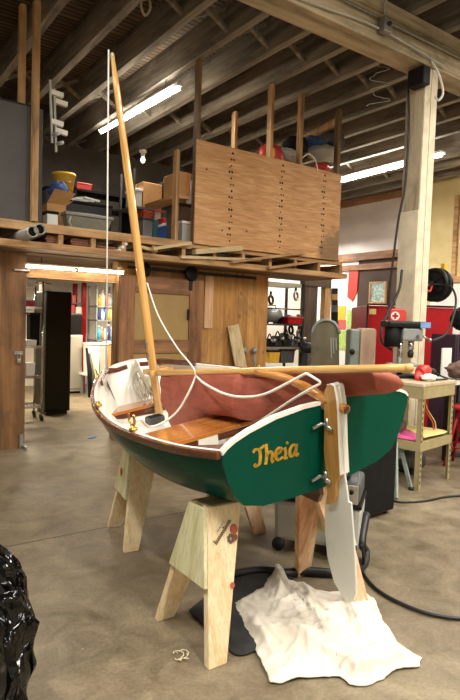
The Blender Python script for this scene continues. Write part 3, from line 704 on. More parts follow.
# chrome wire rack
wr = thing('wire_rack', 'chrome wire shelving rack on casters left of the black cabinet', 'rack', (2.2, 8.2, 0))
wu1 = V(41.5, 400, 8.0)[0]; wu0 = wu1-1.1
for u in (wu0, wu1):
    for v in (8.0, 8.35):
        MB().tube([(u, v, .1), (u, v, 1.95)], .014, 8).build('post', M['chrome'], wr)
        MB().lathe([(.05, -.015), (.05, .015)], (u, v, .05), (1, 0, .2), 14).build('caster', M['rubber'], wr)
WZ = [V(33, 405, 8.15)[2], V(33, 376, 8.15)[2], V(33, 346, 8.15)[2], V(33, 309, 8.15)[2]]
WZ = [.2, .62, 1.04, 1.58]
for z in WZ:
    m_ = MB().bar((wu0, 8.0, z), (wu1, 8.0, z), .012, .035).bar((wu0, 8.35, z), (wu1, 8.35, z), .012, .035).bar((wu0, 8.0, z), (wu0, 8.35, z), .012, .035).bar((wu1, 8.0, z), (wu1, 8.35, z), .012, .035)
    for k in range(22): m_.tube([(wu0+(k+.5)/22*1.1, 8.0, z+.015), (wu0+(k+.5)/22*1.1, 8.35, z+.015)], .004, 4)
    m_.build('wire_shelf', M['chrome'], wr)
for i, (nm_, lbl, x0, y0, x1, y1, z, mt, ld) in enumerate((
    ('white_bin', 'white bin on the second wire shelf from below', 26, 363, 35, 376, WZ[1]+.02, M['paper'], None),
    ('folded_towels', 'small stack of white cloths on third wire shelf from below', 26, 340, 37, 346, WZ[2]+.02, M['paper'], None),
    ('first_aid_box', 'white box with pink packet on top wire shelf', 27, 301, 35, 309, WZ[3]+.02, M['pink'], M['paper']),
    ('dark_case', 'dark case on the third wire shelf, at the back', 30, 315, 40, 346, WZ[2]+.02, M['blackm'], M['black']))):
    v_ = 8.0 if i < 3 else 8.14
    crate(nm_, lbl, 'box' if i != 1 else 'cloth', (x0, y0, x1, y1), v_, .12 if i < 3 else .18, mt, ld, z)
crate('supply_carton', 'white and blue carton above the wire rack, near header', 'box', (28, 279, 36, 287), 8.05, .2, M['paper'], M['bluep'], None, taper=0)
# grey file cabinet
c0, c1 = H(66, 396, 0), H(82, 390, 0)
fc = thing('file_cabinet', 'pale silver cabinet standing behind the black cabinet', 'cabinet', (4.0, 10.8, 0))
fu0, fu1 = 3.72, V(82.5, 360, 10.55)[0]
zt = V(76, 335, 10.55)[2]
MB().box((fu0, 10.55, .04), (fu1, 11.1, zt)).build('body', M['silver'], fc, bevel=.012)
MB().box((fu0+.03, 10.58, 0), (fu1-.03, 11.0, .04)).build('plinth', M['black'], fc)
MB().box((fu0+.02, 10.535, .1), (fu1-.02, 10.55, zt-.02)).build('door', M['silver'], fc, bevel=.005)
crate('black_appliance', 'black boxy appliance with dial sitting on the silver cabinet', 'appliance', (69, 315, 82, 335), 10.6, .4, M['black'], M['dgrey'], zt, taper=0)
c = V(72, 324, 10.58)
# red upright rack
ru = V(84, 330, 11.0)[0]
t = thing('red_rack', 'red steel upright rack with two shelves behind the silver cabinet', 'rack', (ru, 11.3, 0))
MB().box((ru-.04, 11.0, 0), (ru+.04, 11.08, 2.15)).build('upright', M['red'], t)
MB().box((ru-.04, 11.5, 0), (ru+.04, 11.58, 2.15)).build('upright', M['red'], t)
for y in (303, 314):
    z = V(78, y, 11.0)[2]; MB().box((ru-.75, 11.0, z-.03), (ru, 11.6, z)).build('shelf', M['dgrey'], t)
z3 = V(78, 303, 11.0)[2]
crate('red_carton', 'small dark red carton on the red rack top shelf', 'box', (72, 295, 76, 303), 11.05, .2, M['redp'], None, z3, taper=0)
crate('red_cooler', 'red case on the red rack lower shelf', 'case', (69, 305, 75, 314), 11.05, .3, M['redp'], M['redp'], V(78, 314, 11.0)[2])
crate('white_carton', 'white carton on the red rack lower shelf', 'box', (76, 307, 82, 314), 11.05, .3, M['paper'], None, V(78, 314, 11.0)[2], taper=0)
# bottle shelves
bu0, bu1 = V(96, 320, 10.6)[0], V(118, 320, 10.6)[0]
t = thing('bottle_rack', 'grey steel shelf rack of bottles at the storeroom right side', 'rack', ((bu0+bu1)/2, 10.8, 0))
BZ = [V(107, y, 10.6)[2] for y in (371, 355, 340, 320, 306)]
for u in (bu0, bu1-.03):
    for v in (10.6, 11.0): MB().box((u, v, 0), (u+.03, v+.03, 2.1)).build('post', M['grey'], t)
for z in BZ[1:]: MB().box((bu0, 10.6, z-.03), (bu1, 11.03, z)).build('shelf', M['grey'], t)
cols = ['paper', 'bluep', 'yellow', 'paper', 'redp', 'lgrey', 'cyan', 'card', 'paper', 'blue']
names = {'paper': 'white', 'bluep': 'blue', 'yellow': 'yellow', 'redp': 'red', 'lgrey': 'grey', 'cyan': 'cyan', 'card': 'brown', 'blue': 'navy'}
shn = ['', 'lowest', 'second lowest', 'second highest', 'highest']
for si in range(1, 5):
    for k in range(5):
        cn = cols[(si*3+k) % len(cols)]; u = bu0+.09+k*(bu1-bu0-.16)/4.4; z = BZ[si]; h = .22+.09*((si*7+k*3) % 4)/3
        t = thing('bottle', '%s bottle on the %s shelf of the storeroom bottle rack' % (names[cn], shn[si]), 'bottle', (u, 10.68, z), 'bottles on the storeroom rack')
        MB().lathe([(.0, 0), (.055, 0), (.058, h*.65), (.018, h*.82), (.016, h*.9)], (u, 10.68, z), seg=12).build('body', M[cn], t)
        MB().lathe([(.019, h*.9), (.019, h)], (u, 10.68, z), seg=10).build('cap', M['white'], t)
for k, (x0, y0, x1, y1, mt) in enumerate(((88, 345, 100, 360, 'paper'), (100, 345, 108, 358, 'lgrey'), (108, 344, 117, 356, 'card'))):
    crate('supply_box', ['white supply box under bottle rack, leftmost', 'grey supply box under bottle rack, in the middle', 'brown supply box under bottle rack, rightmost'][k], 'box', (x0, y0, x1, y1), 10.2, .25, M[mt], M['paper'], BZ[0])
tt = thing('work_table', 'low white table below the bottle rack in the storeroom', 'table', (bu0, 10.3, 0))
MB().box((V(87, 360, 10.15)[0], 10.15, BZ[0]-.04), (bu1, 10.55, BZ[0])).build('tabletop', M['paper'], tt)
for u in (V(87, 360, 10.15)[0]+.03, bu1-.06):
    for v in (10.18, 10.5): MB().box((u, v, 0), (u+.04, v+.04, BZ[0]-.04)).build('leg', M['grey'], tt)
for k, (x, mt, h) in enumerate(((88, 'blackm', .9), (91, 'dgrey', .8), (94, 'yellow', .6), (97, 'black', .5))):
    c = V(x, 380, 10.05); u = c[0]
    o = MB().tube([(u, 9.95, .0), (u+.02, 10.02, h*.5), (u-.02, 10.1, h)], [.03, .045, .02], 10).build('folded_stand', M[mt])
    tag(o, ['black folded stand leaning by storeroom table, leftmost', 'dark grey folded stand leaning by storeroom table', 'yellow handled tool leaning by storeroom table', 'short black tool leaning under storeroom table'][k], 'tool')
# ------------------------------------------------------------------ boat
boat = bpy.data.objects.new('sailing_dinghy', None); COL.objects.link(boat); BASE[boat.name] = Vector((0, 0, 0))
tag(boat, 'dark green pram dinghy with white inside and wooden mast, set on two sawhorses', 'boat')
BM_ = Matrix.Identity(4)
for i in range(3):
    BM_[i][0] = BT[i]; BM_[i][1] = BL[i]; BM_[i][2] = BK[i]; BM_[i][3] = BO[i]
boat.matrix_world = BM_
LB = 2.25
Bt = [(0, .578), (.25, .640), (.55, .670), (.85, .680), (1.1, .663), (1.4, .610), (1.62, .548), (1.81, .475), (1.95, .41), (2.1, .33), (2.25, .245)]
Ct = [(0, .475), (.5, .545), (.9, .56), (1.3, .53), (1.6, .48), (1.9, .40), (2.25, .225)]
Qc = [(0, .01), (.5, .0), (.9, .008), (1.3, .02), (1.6, .035), (1.9, .065), (2.25, .12)]
def qs(y): t = y/LB; return .295-.09*t+.203*t*t
def section(tau, off=0):
    """port half profile, sheer to keel, as (s>0, y, q)"""
    y = LB*tau; b, c, q1, q0 = crv(Bt, y), crv(Ct, y), qs(y), crv(Qc, y)
    ys, yc = y, .053+(2.08-.053)*tau
    kd = .046*(1-tau)**.7+.02
    pts = []
    for f in (0, .2, .4, .5): pts.append((b+(c-b)*f+.028*math.sin(PI*min(f*1.2, 1)), ys+(yc-ys)*f, q1+(q0-q1)*f))
    for f in (.505, .7, .88, 1.): pts.append((b+(c-b)*f+.028*math.sin(PI*min(f, 1))-.012, ys+(yc-ys)*f, q1+(q0-q1)*f))
    pts += [(c*.78, yc, q0-kd*.5), (c*.42, yc, q0-kd*.88), (0., yc, q0-kd)]
    if off:
        out = []
        for i, p in enumerate(pts):
            a_, b_ = pts[max(i-1, 0)], pts[min(i+1, len(pts)-1)]
            d = A([b_[0]-a_[0], b_[2]-a_[2]]); d /= np.linalg.norm(d)+1e-9
            nrm = A([d[1], -d[0]])           # inward
            if i == len(pts)-1: out.append((0., p[1], p[2]+off)); continue
            if i == 0: out.append((p[0]-off, p[1], p[2])); continue
            out.append((max(p[0]+nrm[0]*off, 0), p[1], p[2]+(-d[0])*off if True else 0))
        return out
    return pts
NS = 40
hull = MB()
def full(tau, off=0):
    s_ = section(tau, off); return [(-p[0], p[1], p[2]) for p in s_]+[(p[0], p[1], p[2]) for p in s_[-2::-1]]
outer = [full(i/NS) for i in range(NS+1)]; inner = [full(i/NS, .014) for i in range(NS+1)]
nP = len(outer[0])
vs = [p for r in outer for p in r]+[p for r in inner for p in r]; O2 = (NS+1)*nP
fo = []; fi = []; fr = []
for i in range(NS):
    for k in range(nP-1):
        a = i*nP+k; fo.append((a, a+1, a+nP+1, a+nP)); fi.append((O2+a, O2+a+nP, O2+a+nP+1, O2+a+1))
    for k in (0, nP-1):
        a = i*nP+k; fr.append((a, a+nP, O2+a+nP, O2+a))
hull.add(vs, fo+fi+fr, 0, True)
for q in range(len(hull.f)):
    hull.mi[q] = 0 if q < len(fo) else 1
    hull.sm[q] = q < len(fo)+len(fi)
for i, end in ((0, True), (NS, True)):
    for k in range(nP-1):
        a = i*nP+k; hull.f.append([a, a+1, O2+a+1, O2+a]); hull.mi.append(0); hull.sm.append(False)
ho = hull.build('hull', [M['green'], M['white']], boat)
bev = ho.modifiers.new('e', 'EDGE_SPLIT'); bev.split_angle = .6
# rub rails
def rail(sgn, tab, off, w, h, name, mt, y0=0., y1=LB, dz=0.):
    m_ = MB(); prev = None
    pts = []
    for i in range(41):
        y = y0+(y1-y0)*i/40; pts.append((sgn*(crv(Bt, y)+off), y, qs(y)+dz))
    vs = []; fs = []
    for p in pts:
        s_ = sgn*w
        vs += [(p[0], p[1], p[2]-h), (p[0]+s_, p[1], p[2]-h), (p[0]+s_, p[1], p[2]), (p[0], p[1], p[2])]
    for i in range(40):
        for k in range(4): fs.append((4*i+k, 4*i+(k+1) % 4, 4*i+4+(k+1) % 4, 4*i+4+k))
    fs += [(0, 1, 2, 3), (160, 161, 162, 163)]
    m_.add(vs, fs); return m_.build(name, mt, boat, bevel=.004)
for sg in (-1, 1):
    rail(sg, Bt, .0, .026, .034, 'rub_rail', Wd('mahogany'), dz=.002)
    rail(sg, Bt, -.016, .016, .016, 'inwale', M['white'], .0, 2.24, dz=.003)
# transom
def yt(q): return .053*(1-q/.295)
half = [(.0, .343), (.014, .345), (.03, .36), (.036, .386), (.135, .391), (.30, .381), (.44, .354), (.515, .331), (.556, .311), (.581, .29), (.579, .24), (.556, .15), (.515, .06), (.474, .01), (.37, -.028), (.2, -.046), (0, -.056)]
outl = [(s, q) for s, q in half]+[(-s, q) for s, q in half[-2:0:-1]]
tm = MB(); nO = len(outl)
tm.add([(s, yt(q)-.012, q) for s, q in outl]+[(s, yt(q)+.014, q) for s, q in outl], [tuple(range(nO))], 0)
o_ = len(tm.v)-2*nO; tm.f.append([o_+nO+i for i in range(nO)][::-1]); tm.mi.append(1); tm.sm.append(False)
for i in range(nO):
    j = (i+1) % nO; tm.f.append([i, j, nO+j, nO+i])
    q = (outl[i][1]+outl[j][1])/2; tm.mi.append(1 if q > .3 else 0); tm.sm.append(False)
tro = tm.build('transom', [M['green'], M['white']], boat)
# white trimmed edge along the top of the transom
em = MB(); top = [(s, q) for s, q in half if q > .285][3:]
for sg in (-1, 1):
    pts = [(sg*s, q) for s, q in top]
    for i in range(len(pts)-1):
        (s0, q0), (s1, q1) = pts[i], pts[i+1]
        em.hexa([(s0, yt(q0)-.0145, q0-.012), (s1, yt(q1)-.0145, q1-.012), (s1, yt(q1)+.016, q1-.012), (s0, yt(q0)+.016, q0-.012),
                 (s0, yt(q0)-.0145, q0+.004), (s1, yt(q1)-.0145, q1+.004), (s1, yt(q1)+.016, q1+.004), (s0, yt(q0)+.016, q0+.004)])
em.build('edge_trim', M['white'], tro)
nm_ = MB(); nt_ = smoothpts([(-.04, yt(.386), .385), (-.031, yt(.36), .36), (-.014, yt(.345), .345), (.002, yt(.343), .343), (.016, yt(.35), .352), (.036, yt(.386), .386)])
nm_.tube(nt_, .009, 6); nm_.build('notch_trim', M['white'], tro)
# name on the transom, drawn as brush strokes
STROKES = {
 'T': [[(.02, .78), (.10, .88), (.24, .84), (.40, .96)], [(.24, .84), (.27, .5), (.24, .12), (.12, .02), (.06, .12)]],
 'h': [[(.08, 1.0), (.1, .5), (.06, .0)], [(.09, .4), (.2, .58), (.3, .45), (.29, .15), (.33, .0)]],
 'e': [[(.05, .32), (.2, .42), (.26, .58), (.16, .66), (.06, .5), (.06, .2), (.16, .04), (.3, .12)]],
 'i': [[(.06, .58), (.1, .3), (.07, .06), (.16, .02)], [(.14, .80), (.17, .84)]],
 'a': [[(.28, .6), (.16, .62), (.06, .4), (.08, .1), (.18, .06), (.28, .3), (.31, .62), (.29, .25), (.33, .04), (.4, .08)]],
}
lm = MB(); x = 0
adv = {'T': .40, 'h': .38, 'e': .33, 'i': .20, 'a': .4}
TX0, TX1, TQ, TH = -.425, -.165, .178, .092
tw = sum(adv[c] for c in 'Theia')
for ch in 'Theia':
    for st in STROKES[ch]:
        pts = smoothpts([(x+px_, py_, 0) for px_, py_ in st], 6)
        for i in range(len(pts)-1):
            (xa, qa, _), (xb, qb, _) = pts[i], pts[i+1]
            f = lambda X, Y: (TX0+(TX1-TX0)*X/tw, TQ+TH*Y-.018*X/tw)
            (s0, q0), (s1, q1) = f(xa, qa), f(xb, qb)
            d = A([s1-s0, q1-q0]); L_ = np.linalg.norm(d)+1e-9; d /= L_; nn = A([-d[1], d[0]])*(.0048+.0034*abs(d[1]))
            e = d*.002
            P4 = [(s0-nn[0]-e[0], q0-nn[1]-e[1]), (s1-nn[0]+e[0], q1-nn[1]+e[1]), (s1+nn[0]+e[0], q1+nn[1]+e[1]), (s0+nn[0]-e[0], q0+nn[1]-e[1])]
            lm.hexa([(s, yt(q)-.0140, q) for s, q in P4]+[(s, yt(q)-.011, q) for s, q in P4])
    x += adv[ch]
lt = lm.build('lettering', M['gold'], tro); lt['label'] = 'gold script lettering reading Theia'
# bow transom
bm2 = MB(); b0 = crv(Bt, LB); q1 = qs(LB); c0 = crv(Ct, LB); q0 = crv(Qc, LB)
ol = [(-b0, q1), (-b0*.6, q1+.035), (0, q1+.05), (b0*.6, q1+.035), (b0, q1), (c0, q0), (c0*.5, q0-.02), (0, q0-.025), (-c0*.5, q0-.02), (-c0, q0)]
yb = lambda q: LB-.17*max(0, (q1-q))/(q1-q0)
bm2.add([(s, yb(q)-.018, q) for s, q in ol]+[(s, yb(q)+.006, q) for s, q in ol], [tuple(range(10))], 0)
bm2.f.append([10+i for i in range(10)]); bm2.mi.append(1); bm2.sm.append(False)
for i in range(10):
    j = (i+1) % 10; bm2.f.append([i, j, 10+j, 10+i]); bm2.mi.append(0 if i < 4 else 1); bm2.sm.append(False)
bm2.build('bow_transom', [M['white'], M['green']], boat)
for sg in (-1, 1):   # bow corner knees
    kk = MB(); cx_ = sg*(b0-.045); cq = q1+.004
    a1 = [(sg*(crv(Bt, y)-.048), y, qs(y)+.008) for y in (1.90, 1.98, 2.06, 2.14, 2.20)]+[(cx_, LB-.035, cq)]
    for i in range(5): kk.bar(a1[i], a1[i+1], .02+.008*i, .034, w2=.028+.008*i)
    a2 = [(cx_, LB-.035, cq), (sg*(b0-.10), LB-.038, q1-.006), (sg*(b0-.19), LB-.036, q1+.004)]
    for i in range(2): kk.bar(a2[i], a2[i+1], .05-.015*i, .034, w2=.035-.015*i)
    kk.build('knee', Wd('mahogany'), boat)
for sg in (-1, 1):   # stern quarter knees
    kk = MB(); poly = [(sg*.565, .0+.02, .288), (sg*.60, .2, .283), (sg*.575, .2, .283), (sg*.50, .08, .29), (sg*.38, .045, .30), (sg*.38, .02, .30)]
    kk.prism(poly, (0, 0, -.025)); kk.build('knee', Wd('mahogany'), boat)
# thwarts
def thwart(y0, y1, q, name='thwart'):
    m_ = MB(); n_ = 8; vs = []; 
    def hw(y):
        tau = min(y/LB, 1); b, c, a, d = crv(Bt, y), crv(Ct, y), qs(y), crv(Qc, y); return b+(c-b)*(a-q)/(a-d)+(.016 if q < .17 else .002)
    L_ = [(-hw(y0+(y1-y0)*i/n_), y0+(y1-y0)*i/n_) for i in range(n_+1)]
    poly = [(s, y, q) for s, y in L_]+[(-s, y, q) for s, y in L_[::-1]]
    m_.prism(poly, (0, 0, -.022)); o = m_.build(name, Wd('varnish'), boat, bevel=.004)
    MB().box((-hw(y0)+.02, y0+.01, q-.06), (hw(y0)-.02, y0+.03, q-.022)).build('thwart_edge', Wd('mahogany'), o)
    return o
thwart(1.872, 2.12, .145); thwart(.60, .93, .20)
MB().box((-.03, .64, -.04), (.03, .88, .178)).box((-.04, .62, .15), (.04, .90, .178)).build('daggerboard_trunk', M['white'], boat, bevel=.004)
for sg in (-1, 1): MB().box((sg*.30-.06, .60, -.02), (sg*.30+.06, .618, .178)).build('thwart_support', M['white'], boat)
for y in (.35, 1.15): 
    w_ = crv(Ct, y)-.05; q_ = crv(Qc, y)
    MB().box((-w_, y, q_-.045), (w_, y+.025, q_+.03)).build('frame', M['white'], boat)
MB().box((-.5, .06, .15), (.5, .24, .165)).build('stern_seat', Wd('mahogany'), boat)
# skeg
sk = MB().prism([(-.012, .075, -.045), (-.012, .9, -.05), (-.012, .55, -.085), (-.012, .25, -.135), (-.012, .10, -.145), (-.012, .072, -.1)], (.024, 0, 0))
sk.build('skeg', Wd('mahogany'), boat)
# mast
mp = [(0, 1.856, -.045), (0, 1.835, .8), (0, 1.81, 1.7), (0, 1.793, 2.4), (0, 1.789, 2.585)]
mast = MB().tube(mp, [.031, .031, .029, .022, .014], 14).build('mast', Wd('spar'), boat)
MB().lathe([(.016, 0), (.013, .03), (.006, .035)], mp[-1], (0, 0, 1), 12).build('mast_tip', Wd('lumber'), mast)
for q in (.48, .56): MB().bar((-.034, 1.84, q), (-.034, 1.83, q+.05), .012, .02).build('cleat', M['steel'], mast)
MB().box((-.09, 1.80, -.03), (.09, 1.92, .03)).build('mast_step', Wd('mahogany'), boat)
# rowlocks
for y in (.70, 1.37):
    for sg in (-1, 1):
        s_ = sg*(crv(Bt, y)-.005); q_ = qs(y)+.008
        r_ = MB().lathe([(.022, 0), (.022, .012), (.012, .014), (.012, .03)], (s_, y, q_), (0, 0, 1), 12).build('rowlock', M['brass'], boat)
        if y < 1: MB().tube(smoothpts([(s_, y-.035, q_+.085), (s_, y-.03, q_+.045), (s_, y, q_+.028), (s_, y+.03, q_+.045), (s_, y+.035, q_+.085)]), .007, 8).build('horn', M['brass'], r_)
# rudder
ch = [(-.040, .36), (-.052, .44), (-.075, .468), (-.10, .476), (-.122, .47), (-.129, .40), (-.128, .356), (-.112, .20), (-.100, .05), (-.10, .04), (-.08, .02), (-.066, -.003), (-.055, -.07), (-.04, -.10), (-.01, -.12), (.02, -.127), (.0, -.06), (-.006, .15)]
ch = [(y, q) for y, q in ch]
rd = MB().prism([(-.028, y, q) for y, q in ch], (.022, 0, 0)).prism([(.006, y, q) for y, q in ch], (.022, 0, 0)).build('rudder', Wd('rudder'), boat, bevel=.004)
bl = [(y+.036*min(1, max(0, -q/.15)), q) for y, q in [(-.06, .46), (-.118, .474), (-.136, .46), (-.140, .35), (-.122, .2), (-.108, .06), (-.118, -.02), (-.135, -.082), (-.153, -.085), (-.163, -.25), (-.150, -.45), (-.140, -.545), (-.118, -.590), (-.092, -.612), (-.066, -.616), (-.034, -.596), (.012, -.545), (.042, -.42), (.038, -.28), (.021, -.125), (-.02, .0), (-.04, .3)]]

MB().prism([(-.0055, y, q) for y, q in bl], (.011, 0, 0)).build('blade', M['whiteb'], rd, bevel=.003)
# white back edge strip
ed = MB(); eb = [(-.075, .47), (-.10, .4765), (-.122, .470), (-.129, .40), (-.128, .356), (-.112, .20), (-.102, .05)]
for i in range(len(eb)-1):
    (y0, z0), (y1, z1) = eb[i], eb[i+1]; 
    d = A([y1-y0, z1-z0]); d /= np.linalg.norm(d); n_ = A([d[1], -d[0]])*.004
    if i == 0 or True: ed.hexa([(-.0285, y0, z0), (.0285, y0, z0), (.0285, y1, z1), (-.0285, y1, z1), (-.0285, y0+n_[0], z0+n_[1]), (.0285, y0+n_[0], z0+n_[1]), (.0285, y1+n_[0], z1+n_[1]), (-.0285, y1+n_[0], z1+n_[1])])
ed.build('back_edge', M['white'], rd)
for q in (.285, .02):   # gudgeons
    MB().tube([(-.092, yt(q)-.022, q-.010), (-.042, yt(q)-.03, q+.002), (-.036, yt(q)-.045, q-.001), (-.034, yt(q)-.09, q-.022)], .008, 8).build('gudgeon', M['steel'], boat)
    MB().lathe([(.009, -.025), (.009, .03)], (-.034, yt(q)-.06, q), (0, 0, 1), 10).build('pintle', M['steel'], rd)
# tiller
tp = [(0, -.16, .360), (0, -.10, .378), (-.015, -.02, .408), (-.04, .08, .455), (-.06, .20, .490), (-.08, .40, .505)]
tl = MB().tube(smoothpts(tp, 5), [.022]*8+[.025]*8+[.022]*6+[.017]*4, 12).build('tiller', Wd('tiller'), rd)
MB().lathe([(.010, 0), (.020, .005), (.021, .018), (.012, .024)], (-.0, -.140, .364), (0, -1, -.3), 12).build('tiller_end', Wd('mahogany'), tl)

# boom and furled sail ------------------------------------------------------------
BA, BB = A([0, 1.79, .392]), A([0, -.557, .578])
def boomq(y): return .392+(1.79-y)/(1.79+.557)*(.578-.392)
sail = bpy.data.objects.new('furled_sail', None); COL.objects.link(sail); BASE[sail.name] = Vector((0, 0, 0))
tag(sail, 'brick red sail furled under its varnished wooden boom, lying along the boat', 'sail'); sail.matrix_world = BM_
ys = np.linspace(1.74, -.53, 16)
MB().tube([(-.05+.05*max(0, min(1, (1.2-y)/1.2)), y, boomq(y)) for y in ys], list(np.linspace(.024, .0165, 16)), 12).ball((0, -.53, boomq(-.53)), .0185).build('boom', Wd('spar'), sail)
MB().box((-.095, 1.70, .385), (-.055, 1.83, .425)).box((.04, 1.66, .385), (.075, 1.83, .425)).box((-.095, 1.66, .385), (.075, 1.735, .425)).build('jaws', Wd('spar'), sail, bevel=.006)
Sb = [(-.45, .475), (-.3, .425), (0, .370), (.3, .285), (.5, .215), (.93, .21), (1.02, .13), (1.15, .05), (1.25, .02), (1.38, .03), (1.5, .09), (1.6, .18), (1.72, .30)]
Ss = [(-.45, .12), (.0, .19), (.3, .17), (.55, .03), (1.0, -.01), (1.3, -.03), (1.72, -.03)]
Sw = [(-.45, .08), (-.2, .085), (.1, .095), (.5, .15), (1.0, .165), (1.4, .12), (1.45, .06), (1.72, .05)]
sb_ = MB(); vs = []; fs = []; NY, NK = 120, 36
for i in range(NY+1):
    y = -.31+(1.60+.31)*i/NY; qt = boomq(y)-.012; qb = interp(Sb, y); sc = interp(Ss, y); w_ = interp(Sw, y); hc = (qt+qb)/2; hh = max((qt-qb)/2, .02)
    for k in range(NK):
        a = 2*PI*k/NK
        ca, sa = math.cos(a), math.sin(a)
        top_f = (sa+1)/2
        wk = w_*(1-.75*top_f**1.8)
        nz = noise.noise(Vector((y*2.2+ca, ca*1.2, sa*1.6)))*.022+noise.noise(Vector((y*7, ca*2.5, sa*2.5)))*.008
        crease = .010*math.sin(y*11+sa*4+2*noise.noise(Vector((y*3, sa, 0))))*(1-top_f)
        f_ = 1+(nz+crease)/max(w_, .05)*(1 if sa < .7 else .2)
        ct = math.copysign(abs(ca)**.65, ca); ca = ct
        cx_ = sc*(1-top_f**2)+(-.05 if y > .6 else .02)*top_f**2
        q_ = hc+hh*math.copysign(abs(sa)**(.8 if sa > 0 else .55), sa)*(1+(nz*1.2 if -.5 < sa < .6 else 0))
        vs.append((cx_+wk*ca*f_, y, q_))
for i in range(NY):
    for k in range(NK): fs.append((i*NK+k, i*NK+(k+1) % NK, (i+1)*NK+(k+1) % NK, (i+1)*NK+k))
fs += [tuple(range(NK)), tuple(NY*NK+k for k in range(NK))]
sb_.add(vs, fs, 0, True); so = sb_.build('sail_bundle', M['sail'], sail)
# dark seam lines and lashings round the bundle
def brope(label, pts, r, mat='rope', name='rope', seg=7, cat='rope'):
    return tag(MB().tube(smoothpts([bw(*p) for p in pts]), r, seg).build(name, M[mat]), label, cat)
kn = bs(196, 376, -.07)
brope('white line running from mast down to the boom lashing', [bs(147, 283, -.03), bs(158, 315, -.04), bs(176, 346, -.06), bs(192, 366, -.075), kn], .005)
brope('white sheet rope drooping from boom to the brass rowlock', [kn, bs(190, 390, -.14), bs(180, 408, -.2), bs(170, 418, -.26), bs(158, 425, -.34), bs(148, 426.5, -.42), (-.62, .72, qs(.7)+.05), (-.675, .70, qs(.7)+.045)], .0075)
brope('white rope hanging in a slack curve along the sail', [kn, bs(205, 384, -.16), bs(225, 394, -.2), bs(245, 397, -.19), bs(265, 394, -.15), bs(288, 383, -.1), bs(300, 376.5, -.075), bs(306, 373.5, -.07)], .007)
brope('white rope led from tiller down across transom into the boat', [bs(306, 373.5, -.07), bs(314, 378, -.06), bs(320, 383, -.045), bs(312, 388, -.06), bs(295, 398, -.08), bs(275, 411, -.1), bs(262, 420, -.12), bs(250, 429, -.15), bs(240, 436, -.2)], .0065)
_e = bs(106, 402, -.30); HB = bw(*_e)
hl = [bw(-.03, 1.776, 2.62)]
e_ = bs(106, 398, -.1); e_ = A([-.12, 2.15, .15])
tag(MB().tube([bw(-.03, 1.77, 2.63), HB], .0055, 6).build('halyard', M['rope']), 'thin white halyard hanging straight from masthead to the bow', 'rope')
# rope hank at the bow
hk = thing('rope_hank', 'bundled hank of off-white rope hanging inside the bow', 'rope', bw(0, 2.2, .2))
for k in range(9):
    dx = (k-4)*.012; L_ = .10+.03*math.sin(k*2.1)
    pts = [(.02, 2.20, .45), (dx*.6+.0, 2.15, .37), (dx*1.3-.03, 2.05-.004*k, .36-.02*abs(k-4)), (dx*1.4-.02, 1.98-.006*(k%3), .30-L_), (dx*1.4+.01, 1.98-.006*(k%3), .30-L_), (dx*1.2+.01, 2.06, .33)]
    MB().tube(smoothpts([bw(*p) for p in pts], 5), .006, 6).build('strand', M['rope2'], hk)
bx = thing('bailer_box', 'small dark grey open box on boat floor at foot of the mast', 'box', bw(-.14, 1.62, .06))
bx.rotation_euler = (0, 0, 0)
cc = bs(151, 427, -.10)
def bbox(c, sx, sy, sz): return [bw(c[0]+a*sx, c[1]+b*sy, c[2]+d*sz) for d in (0, 1) for a, b in ((-1, -1), (1, -1), (1, 1), (-1, 1))]
MB().hexa(bbox((cc[0], cc[1]-.09, cc[2]+.035), .06, .045, .06)).build('body', M['dgrey'], bx, bevel=.006)
MB().hexa(bbox((cc[0], cc[1]-.09, cc[2]+.095), .052, .038, .003)).build('inside', M['blackm'], bx)

